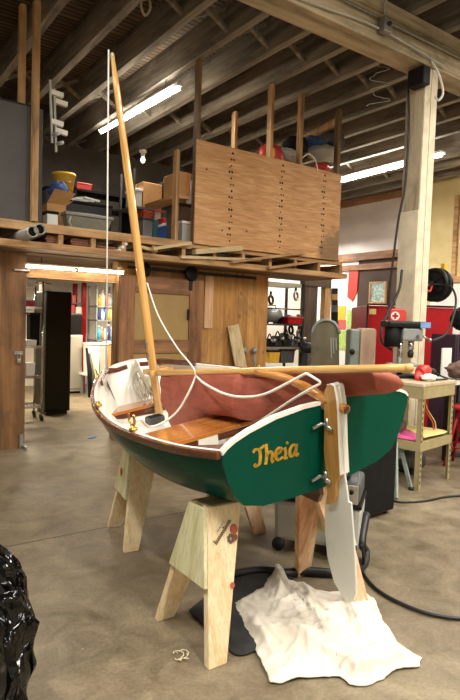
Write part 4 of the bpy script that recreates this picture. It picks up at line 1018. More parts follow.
# ------------------------------------------------------------------ sawhorses
def sawhorse(label, loc, rz, stamp=True, Hh=.645, L_=.85, w_=.135):
    r = thing('sawhorse', label, 'sawhorse', (0, 0, 0), 'sawhorses under the dinghy')
    sp_ = .0875                                   # the feet also splay outward along the length
    MB().hexa([(-L_/2+.004, -w_/2, Hh-.04), (L_/2-.004, -w_/2, Hh-.04), (L_/2-.004, w_/2, Hh-.04), (-L_/2+.004, w_/2, Hh-.04), (-L_/2+.004, -w_/2+.006, Hh), (L_/2-.004, -w_/2+.006, Hh), (L_/2-.004, w_/2-.006, Hh), (-L_/2+.004, w_/2-.006, Hh)]).build('top_board', Wd('topwood'), r, bevel=.004)
    for sx in (-1, 1):
        for sy in (-1, 1):
            yo, yi, t_ = sy*w_/2, sy*.25, sy*.038
            x0, x1a = sx*L_/2, sx*(L_/2-.19)
            xo, x1b = sx*(L_/2+sp_), sx*(L_/2+sp_-.095)
            lg = MB().hexa([(xo, yi, 0), (x1b, yi, 0), (x1b, yi-t_, 0), (xo, yi-t_, 0), (x0, yo+sy*.002, Hh-.004), (x1a, yo+sy*.002, Hh-.004), (x1a, yo-t_, Hh-.004), (x0, yo-t_, Hh-.004)])
            lo = lg.build('leg', Wd('pine' if sx < 0 else 'pinepink'), r, bevel=.003)
            if sx < 0 and sy < 0: printed = lo
        zb_ = .31; f_ = (Hh-zb_)/Hh; yb_ = w_/2+(.25-w_/2)*f_
        xe, xb = sx*(L_/2+.001), sx*(L_/2+.001+sp_*f_)
        MB().prism([(xe, -w_/2+.002, Hh-.010), (xe, w_/2-.002, Hh-.010), (xb, yb_-.002, zb_), (xb, -yb_+.002, zb_)], (sx*.018, 0, 0)).build('gusset', Wd('greenply', 2), r, bevel=.002)
    if not stamp:
        m2 = MB(); yy = .03; zz = Hh-.20; f2_ = (Hh-zz)/Hh; xg = -(L_/2+.019+sp_*f2_)-.002
        m2.prism([(xg, yy+.022*math.cos(b_), zz+.03*math.sin(b_)) for b_ in np.linspace(0, 2*PI, 12, endpoint=False)], (-.002, 0, 0))
        m2.build('printed_stamp', M['knotred'], r)
        r.location = nv(loc); r.rotation_euler = (0, 0, rz); return r
    # printed mark on the near left leg: two lines of slanted script and a red roundel
    def face(x, z): return (x-.03*(Hh-z)/Hh, -(w_/2+(.25-w_/2)*(Hh-z)/Hh)-.0045, z)
    pm = MB()
    def stroke(pts, rr): pm.tube(smoothpts([face(*p) for p in pts], 4), rr, 5)
    xc = -L_/2+.05
    ca, sa = math.cos(.75), math.sin(.75)
    def rot(x, z, ox, oz): return (ox+x*ca-z*sa, oz+x*sa+z*ca)
    for k in range(7):   # small upper line
        bx0 = k*.0085; stroke([rot(bx0, .0, xc-.006, Hh-.115), rot(bx0+.002, .010-.003*(k % 2), xc-.006, Hh-.115), rot(bx0+.005, .004, xc-.006, Hh-.115), rot(bx0+.0075, .001, xc-.006, Hh-.115)], .0008)
    for k in range(12):   # bold lower line
        bx0 = k*.0105; hgt = .024 if k in (0, 7) else .016
        stroke([rot(bx0, 0, xc-.018, Hh-.165), rot(bx0+.001, hgt, xc-.018, Hh-.165), rot(bx0+.005, hgt*.7, xc-.018, Hh-.165), rot(bx0+.006, .002, xc-.018, Hh-.165), rot(bx0+.009, .003, xc-.018, Hh-.165)], .0014)
    pk = pm.build('printed_script', plain('stamp_ink', '6a5444', .8), printed); pk['label'] = 'dark slanted stamp lettering'
    def disc(x, z, rad, mt, nm2):
        o = MB(); pts = [face(x+rad*math.cos(a), z+rad*math.sin(a)) for a in np.linspace(0, 2*PI, 24, endpoint=False)]
        o.prism(pts, (0, -.002, -.001)); q = o.build(nm2, M[mt], printed); return q
    disc(xc+.083, Hh-.115, .021, 'knotred', 'printed_roundel')
    m2 = MB()
    for a in np.linspace(0, 2*PI, 7, endpoint=False):
        px_, pz_ = xc+.062+.014*math.cos(a), Hh-.152+.014*math.sin(a)
        m2.prism([face(px_+.008*math.cos(b_), pz_+.008*math.sin(b_)) for b_ in np.linspace(0, 2*PI, 10, endpoint=False)], (0, -.0015, -.001))
    m2.build('printed_emblem', plain('stamp_ink', '6a5444', .8), printed)
    disc(xc+.082, Hh-.150, .016, 'knotdark', 'printed_roundel')
    disc(-L_/2+.098, .30, .012, 'knotred', 'knot')
    r.location = nv(loc); r.rotation_euler = (0, 0, rz)
    return r
M['knotred'] = plain('stamp_red', 'a8553c', .7, 0, .2, 60); M['knotdark'] = plain('stamp_brown', '7a4534', .7, 0, .25, 60)
sawhorse('pine sawhorse nearest the camera, under the green transom', (1.843, 2.205, 0), 0)
h2 = sawhorse('pine sawhorse farther back, under the dinghy bow half', (2.09, 3.41, 0), -.19, False)

# ------------------------------------------------------------------ floor cloth, blanket, bag
def drape(name, label, cat, pts, mat, hfun, rings=46, seg=200, solid=.006, sharp=False):
    P = smoothpts(list(pts)+[pts[0]], max(2, seg//len(pts)))[:-1]
    if sharp:
        P = []; kk = max(2, seg//len(pts))
        for i_ in range(len(pts)):
            p0_, p1_ = A(pts[i_]), A(pts[(i_+1) % len(pts)])
            for j_ in range(kk):
                q_ = p0_+(p1_-p0_)*j_/kk; P.append(q_+A([noise.noise(Vector((q_[0]*30, q_[1]*30, 3)))*.006, noise.noise(Vector((q_[0]*30, q_[1]*30, 8)))*.006, 0]))
    c = sum(P)/len(P); n_ = len(P)
    m_ = MB(); vs = [(c[0], c[1], hfun(c[0], c[1], 1.))]; fs = []
    for i in range(1, rings+1):
        f = i/rings
        for p in P:
            q = c+(p-c)*f; vs.append((q[0], q[1], hfun(q[0], q[1], 1-f)))
    for k in range(n_): fs.append((0, 1+k, 1+(k+1) % n_))
    for i in range(rings-1):
        for k in range(n_): a = 1+i*n_+k; b_ = 1+i*n_+(k+1) % n_; fs.append((a, a+n_, b_+n_, b_))
    m_.add(vs, fs, 0, True); return tag(m_.build(name, mat, solid=solid), label, cat)
def ridged(x, y, s, sd=0): return (1-abs(noise.noise(Vector((x*s+sd, y*s, sd)))*2))
CREASE = []
_r = random.Random(3)
for k in range(26):
    cx0, cy0 = 1.55+.8*_r.random(), 1.55+.95*_r.random(); an = _r.choice([.5, .7, 2.2, 2.5, 1.3])+_r.uniform(-.35, .35); ln = _r.uniform(.12, .42)
    CREASE.append((cx0, cy0, math.cos(an), math.sin(an), ln, _r.uniform(.008, .028), _r.uniform(.012, .03)))
for q0_, q1_, hh_ in (((2.19, 2.55), (1.95, 2.25), .07), ((2.19, 2.55), (2.15, 2.15), .05), ((1.72, 2.2), (1.62, 1.85), .03), ((1.84, 1.585), (2.12, 1.535), .06), ((1.83, 1.64), (2.08, 1.60), .045), ((1.72, 2.05), (1.86, 1.62), .03), ((2.25, 2.0), (2.05, 1.7), .03)):
    d_ = A(q1_)-A(q0_); l_ = np.linalg.norm(d_); d_ /= l_; CREASE.append(((q0_[0]+q1_[0])/2, (q0_[1]+q1_[1])/2, d_[0], d_[1], l_/2, hh_, .025))
def cloth_h(x, y, e):
    h_ = 0
    xx = x+.03*noise.noise(Vector((x*5, y*5, 1))); yy = y+.03*noise.noise(Vector((x*5, y*5, 9)))
    for cx0, cy0, ca_, sa_, ln, hh_, w_ in CREASE:
        dx, dy = xx-cx0, yy-cy0; t_ = dx*ca_+dy*sa_; d_ = abs(-dx*sa_+dy*ca_)
        if abs(t_) < ln*1.3: h_ += hh_*math.exp(-d_/w_)*max(0, 1-(t_/(ln*1.3))**2)
    n3 = (noise.noise(Vector((x*2.6, y*2.6, 5)))*.5+.5)*.035
    h_ += .010*max(0, ridged(x+.02*noise.noise(Vector((x*20, y*20, 0))), y, 13, 4))**3
    return .004+(.35+.65*min(1, e*6))*h_+n3*min(1, e*4)
cp = [H(*q, 0) for q in [(233, 606), (247, 598), (258, 592), (268, 578), (274, 570), (286, 582), (305, 590), (330, 594), (360, 592), (374, 600), (382, 622), (398, 646), (421, 660), (419, 668), (396, 671), (384, 680), (366, 688), (350, 686), (340, 678), (326, 679), (300, 680), (280, 685), (270, 684), (262, 664), (252, 646), (240, 622)]]
drape('drop_cloth', 'crumpled off-white canvas drop cloth lying on floor under the rudder', 'cloth', cp, M['canvas'], cloth_h, 60, 320, .005, True)
mpnts = [H(*q, 0) for q in [(189, 613), (204, 600), (222, 586), (245, 576), (268, 572), (292, 580), (290, 600), (272, 625), (262, 648), (238, 657), (222, 644), (204, 628)]]
drape('dark_blanket', 'dark folded blanket on floor under the white drop cloth', 'blanket', mpnts, M['mat'],
      lambda x, y, e: .004+.008*min(1, e*6)+.006*max(0, ridged(x, y, 5, 2)), 30, 140, .006)
# rubbish bag
Zb = 1.95
bc = dep(-80, 640, Zb)
def bagr(n_):
    f1 = noise.noise(Vector((n_.x*1.6+4, n_.y*1.6, n_.z*1.3)))*.22
    cr = (1-abs(noise.noise(Vector((n_.x*3.2+n_.z*.8, n_.y*3.2+7, n_.z*1.4)))*2))**2*.16
    c2 = (1-abs(noise.noise(Vector((n_.x*7+2, n_.y*7, n_.z*3)))*2))*.05
    return .90+f1+cr+c2
bgm = MB(); seg, rg = 72, 52; vs = []; fs = []
for i in range(rg+1):
    t_ = i/rg; z = .735*t_
    pr = crv([(0, .26), (.12, .335), (.5, .345), (.72, .31), (.86, .25), (.95, .16), (1., .05)], t_)
    for k in range(seg):
        a = 2*PI*k/seg; n_ = Vector((math.cos(a), math.sin(a), z*2.2)); g = bagr(n_)
        g = 1+(g-1)*.75 
        vs.append((bc[0]+pr*g*n_.x, bc[1]+pr*g*n_.y, z+.03*noise.noise(Vector((n_.x*3, n_.y*3, z*4)))*t_ if i else 0.))
for i in range(rg):
    for k in range(seg): fs.append((i*seg+k, i*seg+(k+1) % seg, (i+1)*seg+(k+1) % seg, (i+1)*seg+k))
fs += [tuple(range(seg))[::-1], tuple(rg*seg+k for k in range(seg))]
bgm.add(vs, fs, 0, True); tag(bgm.build('trash_bag', M['bag']), 'shiny black plastic trash bag standing at lower left corner', 'bag')
# little litter
c = H(92, 438, 0); tag(MB().rbox((c[0], c[1], .003), (.11, .05, .006), .5).build('tape_scrap', M['bluetape']), 'scrap of blue masking tape on floor left of the boat', 'tape')
for k in range(7):
    c = H(176+1.8*k, 655+1.6*((k*3) % 5), 0); an_ = k*2.3; rr_ = .009+.003*(k % 3)
    tag(MB().tube([(c[0]+rr_*math.cos(an_+t*.9)*(1+.2*t), c[1]+rr_*math.sin(an_+t*.9)*(1+.2*t), .004+.003*t) for t in range(5)], .0022, 5).build('wood_shaving', M['shav']), 'curled pale wood shaving on concrete left of the near sawhorse', 'shaving', 'wood shavings on the floor')
# ------------------------------------------------------------------ vacuum, speaker box, hoses
vc = thing('dust_extractor', 'grey and black workshop vacuum on wheels behind the near sawhorse', 'vacuum', (0, 0, 0))
MB().hexa([(-.27, -.18, .07), (.27, -.18, .07), (.27, .18, .07), (-.27, .18, .07), (-.28, -.19, .34), (.28, -.19, .34), (.28, .19, .34), (-.28, .19, .34)]).build('tank', M['lgrey'], vc, bevel=.03)
MB().box((-.285, -.195, .34), (.285, .195, .365)).build('seal', M['black'], vc, bevel=.006)
MB().box((-.27, -.18, .365), (.27, .18, .50)).build('motor_head', M['dgrey'], vc, bevel=.025)
mg = MB()
for k in range(7): mg.box((-.2+.045*k, -.186, .39), (-.175+.045*k, -.178, .47))
mg.build('vent', M['dgrey'], vc)
MB().box((-.2, -.14, .50), (.2, .14, .545)).build('handle_tray', M['black'], vc, bevel=.02)
MB().box((.14, -.19, .37), (.26, -.176, .49)).build('control_panel', M['silver'], vc, bevel=.004)
for z, x in ((.45, .18), (.45, .22), (.40, .20)): MB().lathe([(.014, 0), (.012, .02)], (x, -.19, z), (0, -1, 0), 12).build('knob', M['black'], vc)
MB().lathe([(.04, -.02), (.045, 0), (.04, .02)], (-.24, -.17, .045), (0, -1, 0), 18).build('caster', M['rubber'], vc)
wh = MB().lathe([(.085, -.02), (.095, -.012), (.095, .012), (.085, .02)], (.17, -.19, .096), (0, -1, 0), 24).build('wheel', M['rubber'], vc)
MB().lathe([(.062, .0), (.06, .026), (.02, .03)], (.17, -.19, .096), (0, -1, 0), 24).build('hub_cap', M['lgrey'], wh)
for x in (-.2, .2): MB().lathe([(.04, -.015), (.04, .015)], (x, .15, .04), (1, 0, 0), 14).build('caster', M['rubber'], vc)
vc.location = (2.70, 2.70, 0); vc.rotation_euler = (0, 0, -.93)
bb = thing('speaker_cabinet', 'black boxy speaker cabinet standing behind the transom at right', 'speaker', (0, 0, 0))
MB().box((-.3, 0, .03), (.3, .35, .74)).build('cabinet', M['black'], bb, bevel=.012)
MB().box((-.28, -.012, .06), (.28, 0, .71)).build('grille', M['blackm'], bb, bevel=.004)
for x in (-.25, .25):
    for y in (.05, .3): MB().lathe([(.02, 0), (.025, .03)], (x, y, 0)).build('foot', M['rubber'], bb)
bb.location = (3.40, 2.86, 0); bb.rotation_euler = (0, 0, .06)
def fl(x, y, z=.0): p = H(x, y, z); return p
tag(MB().tube(smoothpts([fl(222, 577, .025), fl(240, 573, .025), fl(262, 570, .028), fl(285, 573, .028), fl(305, 571, .028), fl(335, 573, .028), fl(352, 572, .028), fl(364, 564, .03), fl(366, 552, .05), fl(362, 542, .12), (2.93, 2.50, .24)]), .026, 10).build('vacuum_hose', M['rubber']), 'thick black vacuum hose lying on floor behind the near sawhorse', 'hose')
tag(MB().tube(smoothpts([fl(362, 545, .2), fl(364, 560, .08), fl(362, 570, .012), fl(372, 585, .012), fl(390, 598, .012), fl(420, 611, .012), fl(445, 617, .012), fl(470, 619, .012), fl(520, 620, .012)]), .010, 8).build('power_cable', M['rubber']), 'black power cable sweeping across floor to the right edge', 'cable')
tag(MB().tube(smoothpts([fl(386, 498, .01), fl(400, 502, .01), fl(425, 501, .01), fl(445, 497, .01), fl(470, 495, .01)]), .009, 7).build('extension_cable', M['rubber']), 'thin black cable on floor by the tan bench legs', 'cable')
# ------------------------------------------------------------------ bench, drill press
bz = .98
bn = thing('steel_bench', 'tan slotted-steel workbench with lower shelf holding the drill press', 'bench', (0, 0, 0))
BW, BD = .66, .72
for x in (0, BW-.045):
    for y in (0, BD-.045):
        lg = MB().box((x, y, 0), (x+.045, y+.006, bz-.03)).box((x if x == 0 else x+.039, y, 0), ((x+.006) if x == 0 else x+.045, y+.045, bz-.03))
        for k in range(16): lg.box((x+.016, y-.0015, .06+.054*k), (x+.030, y+.0, .085+.054*k), 1)
        lg.build('leg', [M['tan'], M['rust']], bn)
MB().box((-.01, -.01, bz-.03), (BW+.01, BD+.01, bz)).build('top', Wd('topwood'), bn, bevel=.004)
MB().box((-.005, -.006, bz-.14), (BW+.005, .004, bz-.03)).box((-.006, -.006, bz-.14), (.004, BD+.005, bz-.03)).build('apron', M['tan'], bn)
MB().box((0, 0, .40), (BW, BD, .44)).box((0, -.003, .36), (BW, .003, .44)).box((-.003, 0, .36), (.003, BD, .44)).build('shelf', M['tan'], bn)
bn.location = (4.39, 3.16, 0); BR = .17; bn.rotation_euler = (0, 0, BR)
def bp(x, y, z): c, s = math.cos(BR), math.sin(BR); return A([4.39+x*c-y*s, 3.16+x*s+y*c, z])
pkp = [bp(.02, .05, .443), bp(.36, .10, .443), bp(.42, .5, .443), bp(.05, .6, .443)]
drape('pink_cloth', 'pink folded cloth on lower shelf of the tan bench', 'cloth', pkp, M['pink'], lambda x, y, e: .445+.02*min(1, 4*e)+.008*noise.noise(Vector((x*9, y*9, 0))), 10, 40, .004)
drape('paper_sheet', 'yellow paper spread on lower shelf of the tan bench, right side', 'paper', [bp(.12, .02, .44), bp(.62, .03, .44), bp(.62, .35, .44), bp(.45, .4, .44)], M['yel'], lambda x, y, e: .472+.006*noise.noise(Vector((x*6, y*6, 1)))*min(1, 4*e), 8, 32, .003)
c = bp(.10, .32, .53)
m_ = MB().lathe([(.0, -.17), (.05, -.17), (.062, -.15), (.064, 0), (.062, .15), (.05, .17), (.0, .17)], (c[0], c[1], .53), (.9, .25, 0), 18)
tag(m_.build('cloth_roll', M['brown']), 'brown rolled cloth on the pink cloth, lower bench shelf', 'cloth roll')
# motor under bench
c = fl(431, 478); mt_ = thing('electric_motor', 'dark electric motor on the floor under tan bench', 'motor', (c[0], c[1], 0))
MB().lathe([(.03, -.13), (.09, -.12), (.1, -.08), (.1, .08), (.09, .12), (.03, .13)], (c[0], c[1]+.25, .13), (1, -.3, 0), 20).build('casing', M['dgrey'], mt_)
MB().box((c[0]-.08, c[1]+.17, 0), (c[0]+.08, c[1]+.33, .05)).build('foot', M['rust'], mt_)
for i, (mat_, x0, lbl) in enumerate((('orange', .38, 'orange cable hanging under the tan bench top'), ('yel', .43, 'tan cable hanging under the tan bench top'))):
    tag(MB().tube(smoothpts([bp(x0, .2, .94), bp(x0+.02, .2, .8), bp(x0+.06, .18, .68), bp(x0+.16, .15, .56), bp(x0+.2, .15, .47)]), .007, 6).build('cable', M[mat_]), lbl, 'cable')
# drill press
dpx, dpy = .40, .42
dp = thing('drill_press', 'black bench drill press with blue patch on cover, on the tan bench', 'drill press', bp(dpx, dpy, bz))
R_ = BR-.62     # cover faces the camera's right
def dq(x, y, z): c, s = math.cos(R_), math.sin(R_); o = bp(dpx, dpy, bz); return A([o[0]+x*c-y*s, o[1]+x*s+y*c, z])
def dbox(m_, x0, x1, y0, y1, z0, z1): return m_.hexa([dq(x0, y0, z0), dq(x1, y0, z0), dq(x1, y1, z0), dq(x0, y1, z0), dq(x0, y0, z1), dq(x1, y0, z1), dq(x1, y1, z1), dq(x0, y1, z1)])
dbox(MB(), -.16, .17, -.12, .12, bz, bz+.035).build('base', M['black'], dp, bevel=.008)
MB().tube([dq(-.03, .02, bz+.03), dq(-.03, .02, bz+.50)], .028, 16).build('column', M['chrome'], dp)
dbox(MB(), -.14, .16, -.1, .1, bz+.12, bz+.14).build('table', M['grey'], dp, bevel=.006)
hd = dbox(MB(), -.06, .16, -.09, .09, bz+.37, bz+.50).build('head', M['grey'], dp, bevel=.02)
cv = dbox(MB(), -.22, .22, -.11, .11, bz+.50, bz+.565).build('belt_cover', M['black'], dp, bevel=.02)
dbox(MB(), .11, .215, -.114, -.108, bz+.505, bz+.56).build('blue_patch', plain('blue_label', '6d8fc4', .5), cv)
MB().tube([dq(-.14, -.02, bz+.31), dq(-.14, -.02, bz+.5)], .075, 20).build('motor', M['blackm'], dp)
MB().tube([dq(.06, -.03, bz+.37), dq(.06, -.03, bz+.28)], .03, 14).build('quill', M['chrome'], dp)
MB().tube([dq(.06, -.03, bz+.28), dq(.06, -.03, bz+.255), dq(.06, -.03, bz+.21), dq(.06, -.03, bz+.20)], [.02, .032, .028, .015], 14).build('chuck', M['rust'], dp)
MB().tube([dq(.16, -.03, bz+.43), dq(.24, -.05, bz+.39)], .012, 8).ball(dq(.25, -.05, bz+.385), .02).build('feed_handle', M['steel'], dp)
MB().tube([dq(.1, -.09, bz+.42), dq(.1, -.15, bz+.42)], .018, 10).build('knob', M['steel'], dp)
# grinder
gc = bp(.42, .18, bz+.07)
gr = thing('angle_grinder', 'red angle grinder with black handle lying on the tan bench', 'power tool', (gc[0], gc[1], bz))
MB().tube([gc+A([-.11, .0, .0]), gc+A([-.07, 0, .015]), gc+A([0, 0, .02]), gc+A([.05, 0.02, .015])], [.05, .068, .055, .035], 14).build('body', M['redp'], gr)
MB().tube([gc+A([.05, .02, .015]), gc+A([.14, .05, .0]), gc+A([.2, .06, .0])], [.035, .04, .03], 12).build('handle', M['rubber'], gr)
MB().lathe([(.055, 0), (.06, .012), (.03, .02)], gc+A([-.13, -.02, -.03]), (-.4, -.8, .3), 18).build('guard', M['redp'], gr)
MB().tube(smoothpts([gc+A([.19, .06, 0]), bp(.6, .1, bz+.03), bp(.55, .02, bz+.02), bp(.4, .04, bz+.015), bp(.3, .1, bz+.015)]), .009, 7).build('cord', M['rubber'], gr)
lump('rag', 'crumpled pale rag on the tan bench beside drill press', 'cloth', bp(.31, .10, bz+.035), (.09, .06, .035), M['paper'], 3, .3)
# step stool
ss = thing('step_stool', 'light grey folding steel step stool between transom and tan bench', 'step stool', fl(405, 488))
f1, f1t = fl(411, 490), H(396, 428, .52); off = A([-.30, .28, 0]); sp_ = A([-.30, -.10, 0])
for d in (A([0, 0, 0]), off):
    MB().bar(f1+d+A([0, 0, .01]), f1t+d, .035, .02, (1, 0, 0)).build('front_leg', M['greent'], ss)
    MB().bar(f1+sp_*1.2+d+A([0, 0, .01]), f1t+d, .03, .02, (1, 0, 0)).build('rear_leg', M['greent'], ss)
    MB().lathe([(.025, 0), (.025, .03)], f1+d, (0, 0, 1), 10).build('foot', M['rubber'], ss)
mid = H(402, 455, .26)
MB().bar(mid, mid+A([-.2, .04, .0]), .02, .06).build('brace', M['greent'], ss)
MB().bar(f1t+A([-.12, .02, .02]), f1t+off+A([-.12, .02, .02]), .26, .03, (0, 0, 1)).build('tread', M['greent'], ss, bevel=.006)
# red stool at right edge
c = fl(463, 466); 
rs = thing('shop_stool', 'red round-seat shop stool at right edge of photo', 'stool', (c[0], c[1], 0))
zt = V(460, 410, c[1])[2]; zt = max(.6, min(.8, zt))
MB().lathe([(.0, 0), (.15, 0), (.165, .02), (.16, .045), (.0, .05)], (c[0], c[1], zt), seg=26).build('seat', M['redp'], rs)
for k in range(4):
    a = PI/4+k*PI/2+.3; MB().tube([(c[0]+.08*math.cos(a), c[1]+.08*math.sin(a), zt), (c[0]+.22*math.cos(a), c[1]+.22*math.sin(a), 0)], .014, 8).build('leg', M['red'], rs)
MB().ring((c[0], c[1], .22), (0, 0, 1), .18, .009).build('foot_ring', M['red'], rs)
# side bench at the right edge
wb = thing('white_bench', 'cluttered white-topped bench behind the tan bench at right', 'bench', (5.9, 4.0, 0))
MB().box((5.35, 3.45, .90), (7.2, 3.8, .95)).box((5.6, 3.2, .90), (7.2, 3.8, .95)).build('top', M['white2'], wb)
for u in (5.65, 7.1):
    for v in (3.25, 3.72): MB().box((u, v, 0), (u+.06, v+.06, .9)).build('leg', M['rust'], wb)
lump('brown_bag', 'brown soft bag on the white-topped bench at the right edge', 'bag', V(458, 372, 3.5)+A([.06, 0, .02]), (.2, .12, .09), M['brown'], 4, .3)
a = V(447, 372, 3.7); tag(MB().box((a[0]-.07, 3.72, .95), (a[0]+.1, 3.735, 1.27)).build('white_board', M['white2']), 'small white board standing on bench right of the red cabinet', 'board')
# dark bushy round object, kind not identified, set on a pole
c = dep(462, 319, 6.6)
t = thing('bushy_object', 'round black bushy object on a pole at the right edge', 'object', c)
MB().ball(c, (.13, .13, .135), 30, 20, 0, lambda n_: 1+.16*noise.noise(n_*9)).build('bushy_head', M['blackm'], t)
MB().tube([c, c*A([1, 1, 0])+A([.03, .03, 0])], .014).build('pole', M['rust'], t)
MB().lathe([(.12, 0), (.12, .015), (.02, .03)], c*A([1, 1, 0])+A([.03, .03, 0]), (0, 0, 1), 18).build('base', M['rust'], t)
a = dep(458, 344, 7.3); bx0, bx1 = a[0]-.05, a[0]+.45
t = thing('purple_cabinet', 'dark purplish cabinet at the right edge behind the white-topped bench', 'cabinet', (a[0]+.2, a[1]+.2, 0))
MB().box((bx0, a[1], .08), (bx1, a[1]+.4, a[2]+.12)).build('body', M['purp'], t, bevel=.01)
MB().box((bx0+.03, a[1]+.03, 0), (bx1-.03, a[1]+.37, .08)).build('plinth', M['black'], t)
MB().box((bx0+.02, a[1]-.012, .12), (bx1-.02, a[1], a[2]+.08)).build('door', M['purp'], t)
# hose reel
rc = dep(435.5, 285, 6.5)
hr = thing('hose_reel', 'black round hose reel mounted right of the white post', 'hose reel', rc)
AX = (-1, -.05, 0)
MB().ring(rc+A([-.04, 0, 0]), AX, .165, .03).ring(rc+A([.04, 0, 0]), AX, .165, .03).build('rim', M['black'], hr)
MB().lathe([(.13, -.05), (.13, .05)], rc, AX, 24).build('drum', M['rubber'], hr)
MB().lathe([(.165, .0), (.15, .006), (.05, .01), (.04, .03)], rc+A([-.05, 0, 0]), AX, 24).build('side_plate', M['blackm'], hr)
for k in range(5):
    a = k*2*PI/5; MB().bar(rc+A([-.075, 0, 0]), rc+A([-.075, .15*math.cos(a), .15*math.sin(a)]), .02, .012, (1, 0, 0)).build('spoke', M['black'], hr)
MB().lathe([(.035, 0), (.03, .05)], rc+A([-.06, 0, 0]), AX, 14).build('hub', M['brass'], hr)
q = rc+A([.0, -.02, .17]); MB().rbox(q+A([.12, 0, .02]), (.07, .05, .12)).build('yellow_clip', M['yellow'], hr)
MB().box((5.47, rc[1]-.05, rc[2]-.05), (rc[0], rc[1]+.05, rc[2]+.05)).build('bracket', M['rust'], hr) if False else None
MB().bar((5.28, 3.95, rc[2]), (rc[0], rc[1], rc[2]), .06, .06).build('bracket', M['rust'], hr)
tag(MB().tube(smoothpts([rc+A([-.11, 0, 0]), dep(444, 285, 6.35), dep(452, 288, 6.25), dep(456, 300, 6.1), dep(453, 318, 6.0), dep(446, 334, 5.95), dep(432, 341, 5.85)]), .012, 8).build('air_hose', M['rubber']), 'black air hose looping from hose reel down toward the drill press', 'hose')
tag(MB().tube(smoothpts([rc+A([-.09, -.02, 0]), dep(430, 291, 6.35), dep(426, 289, 6.35), dep(428, 284, 6.35)]), .012, 8).build('red_hose', M['redp']), 'short red hose fitting at centre of the hose reel', 'hose')
tag(MB().tube(smoothpts([dep(402, 270, 6.05), dep(399, 290, 6.0), dep(388, 312, 5.95), dep(381, 330, 5.9), dep(383, 343, 5.85), dep(392, 350, 5.8)]), .014, 8).build('power_hose', M['rubber']), 'black hose hanging in an arc left of the post to the drill press', 'hose')
# first aid pouch on post
c = dep(398, 317, 5.98)
fa = thing('first_aid_kit', 'red first aid pouch with white cross badge hung on the white post', 'first aid kit', c)
D_ = A([.816, -.578, 0]); N_ = A([-.578, -.816, 0])
def fq(x, z, y=0): return c+D_*x+N_*y+A([0, 0, z])
MB().prism([fq(-.085, -.07), fq(.085, -.07), fq(.095, .05), (fq(.07, .085)), fq(-.07, .085), fq(-.09, .06)], -N_*.07).build('pouch', M['redp'], fa, bevel=.012)
dm = MB(); dm.prism([fq(-.03+.045*math.cos(a), .01+.045*math.sin(a), .004) for a in np.linspace(0, 2*PI, 24, endpoint=False)], -N_*.006); bo = dm.build('badge', M['white2'], fa)
cm = MB()
for (x0, x1, z0, z1) in ((-.032, .032, -.011, .011), (-.011, .011, -.032, .032)): cm.prism([fq(-.03+x0, .01+z0, .007), fq(-.03+x1, .01+z0, .007), fq(-.03+x1, .01+z1, .007), fq(-.03+x0, .01+z1, .007)], -N_*.005)
cm.build('cross', M['red'], bo)
# red tool cabinets
rcx = thing('red_tool_cabinet', 'wide glossy red metal cabinet standing behind the white post', 'cabinet', (7.2, 5.0, 0))
def face_box(m_, xa, xb, ya, yb, Z, d, dz=0):
    """box whose front is square to the sight line, between pixel columns, at distance Z"""
    a, b_ = dep(xa, (ya+yb)/2, Z), dep(xb, (ya+yb)/2, Z); z0, z1 = dep(xa, yb, Z)[2], dep(xa, ya, Z)[2]
    dd = b_-a; dd[2] = 0; L2 = np.linalg.norm(dd); dd /= L2; nn = A([-dd[1], dd[0], 0])
    P = lambda x, y, z: a*A([1, 1, 0])+dd*x+nn*y+A([0, 0, z])
    m_.hexa([P(0, 0, z0+dz), P(L2, 0, z0+dz), P(L2, d, z0+dz), P(0, d, z0+dz), P(0, 0, z1), P(L2, 0, z1), P(L2, d, z1), P(0, d, z1)])
    return P, L2, z0, z1
m_ = MB(); P, L2, z0, z1 = face_box(m_, 364, 451, 305, 440, 7.6, .6); 
m_.build('body', M['red'], rcx, bevel=.015)
z0 = P(0, 0, 0)[2]
gapx = [0, L2*.33, L2*.66, L2]
for k in range(3):
    MB().hexa([P(gapx[k]+.015, -.015, .15), P(gapx[k+1]-.015, -.015, .15), P(gapx[k+1]-.015, 0, .15), P(gapx[k]+.015, 0, .15), P(gapx[k]+.015, -.015, z1-.03), P(gapx[k+1]-.015, -.015, z1-.03), P(gapx[k+1]-.015, 0, z1-.03), P(gapx[k]+.015, 0, z1-.03)]).build('door', M['red'], rcx, bevel=.006)
MB().hexa([P(.03, .03, 0), P(L2-.03, .03, 0), P(L2-.03, .55, 0), P(.03, .55, 0)]+[P(.03, .03, .12), P(L2-.03, .03, .12), P(L2-.03, .55, .12), P(.03, .55, .12)]).build('plinth', M['black'], rcx)
c = P(.06, -.017, z1-.1); MB().hexa([P(.03, -.02, z1-.12), P(.12, -.02, z1-.12), P(.12, -.014, z1-.12), P(.03, -.014, z1-.12), P(.03, -.02, z1-.05), P(.12, -.02, z1-.05), P(.12, -.014, z1-.05), P(.03, -.014, z1-.05)]).build('sticker', M['yel'], rcx)
MB().tube([P(.0, -.05, z1+.01), P(L2, -.05, z1+.01)], .012).tube([P(.0, -.05, .1), P(.0, -.05, z1+.01)], .012).build('frame_bar', M['black'], rcx)
# narrow red cabinet at left of it
rc2 = thing('red_locker', 'narrow red locker with pale corner label left of the wide red cabinet', 'locker', dep(359, 440, 8.4)*A([1, 1, 0]))
m_ = MB(); P, L2, _, z1 = face_box(m_, 355, 365, 307, 425, 8.35, .4); m_.build('body', M['red'], rc2, bevel=.01)
MB().hexa([P(.02, -.006, z1-.12), P(.1, -.006, z1-.12), P(.1, 0, z1-.12), P(.02, 0, z1-.12), P(.02, -.006, z1-.03), P(.1, -.006, z1-.03), P(.1, 0, z1-.03), P(.02, 0, z1-.03)]).build('label_card', M['yel'], rc2)
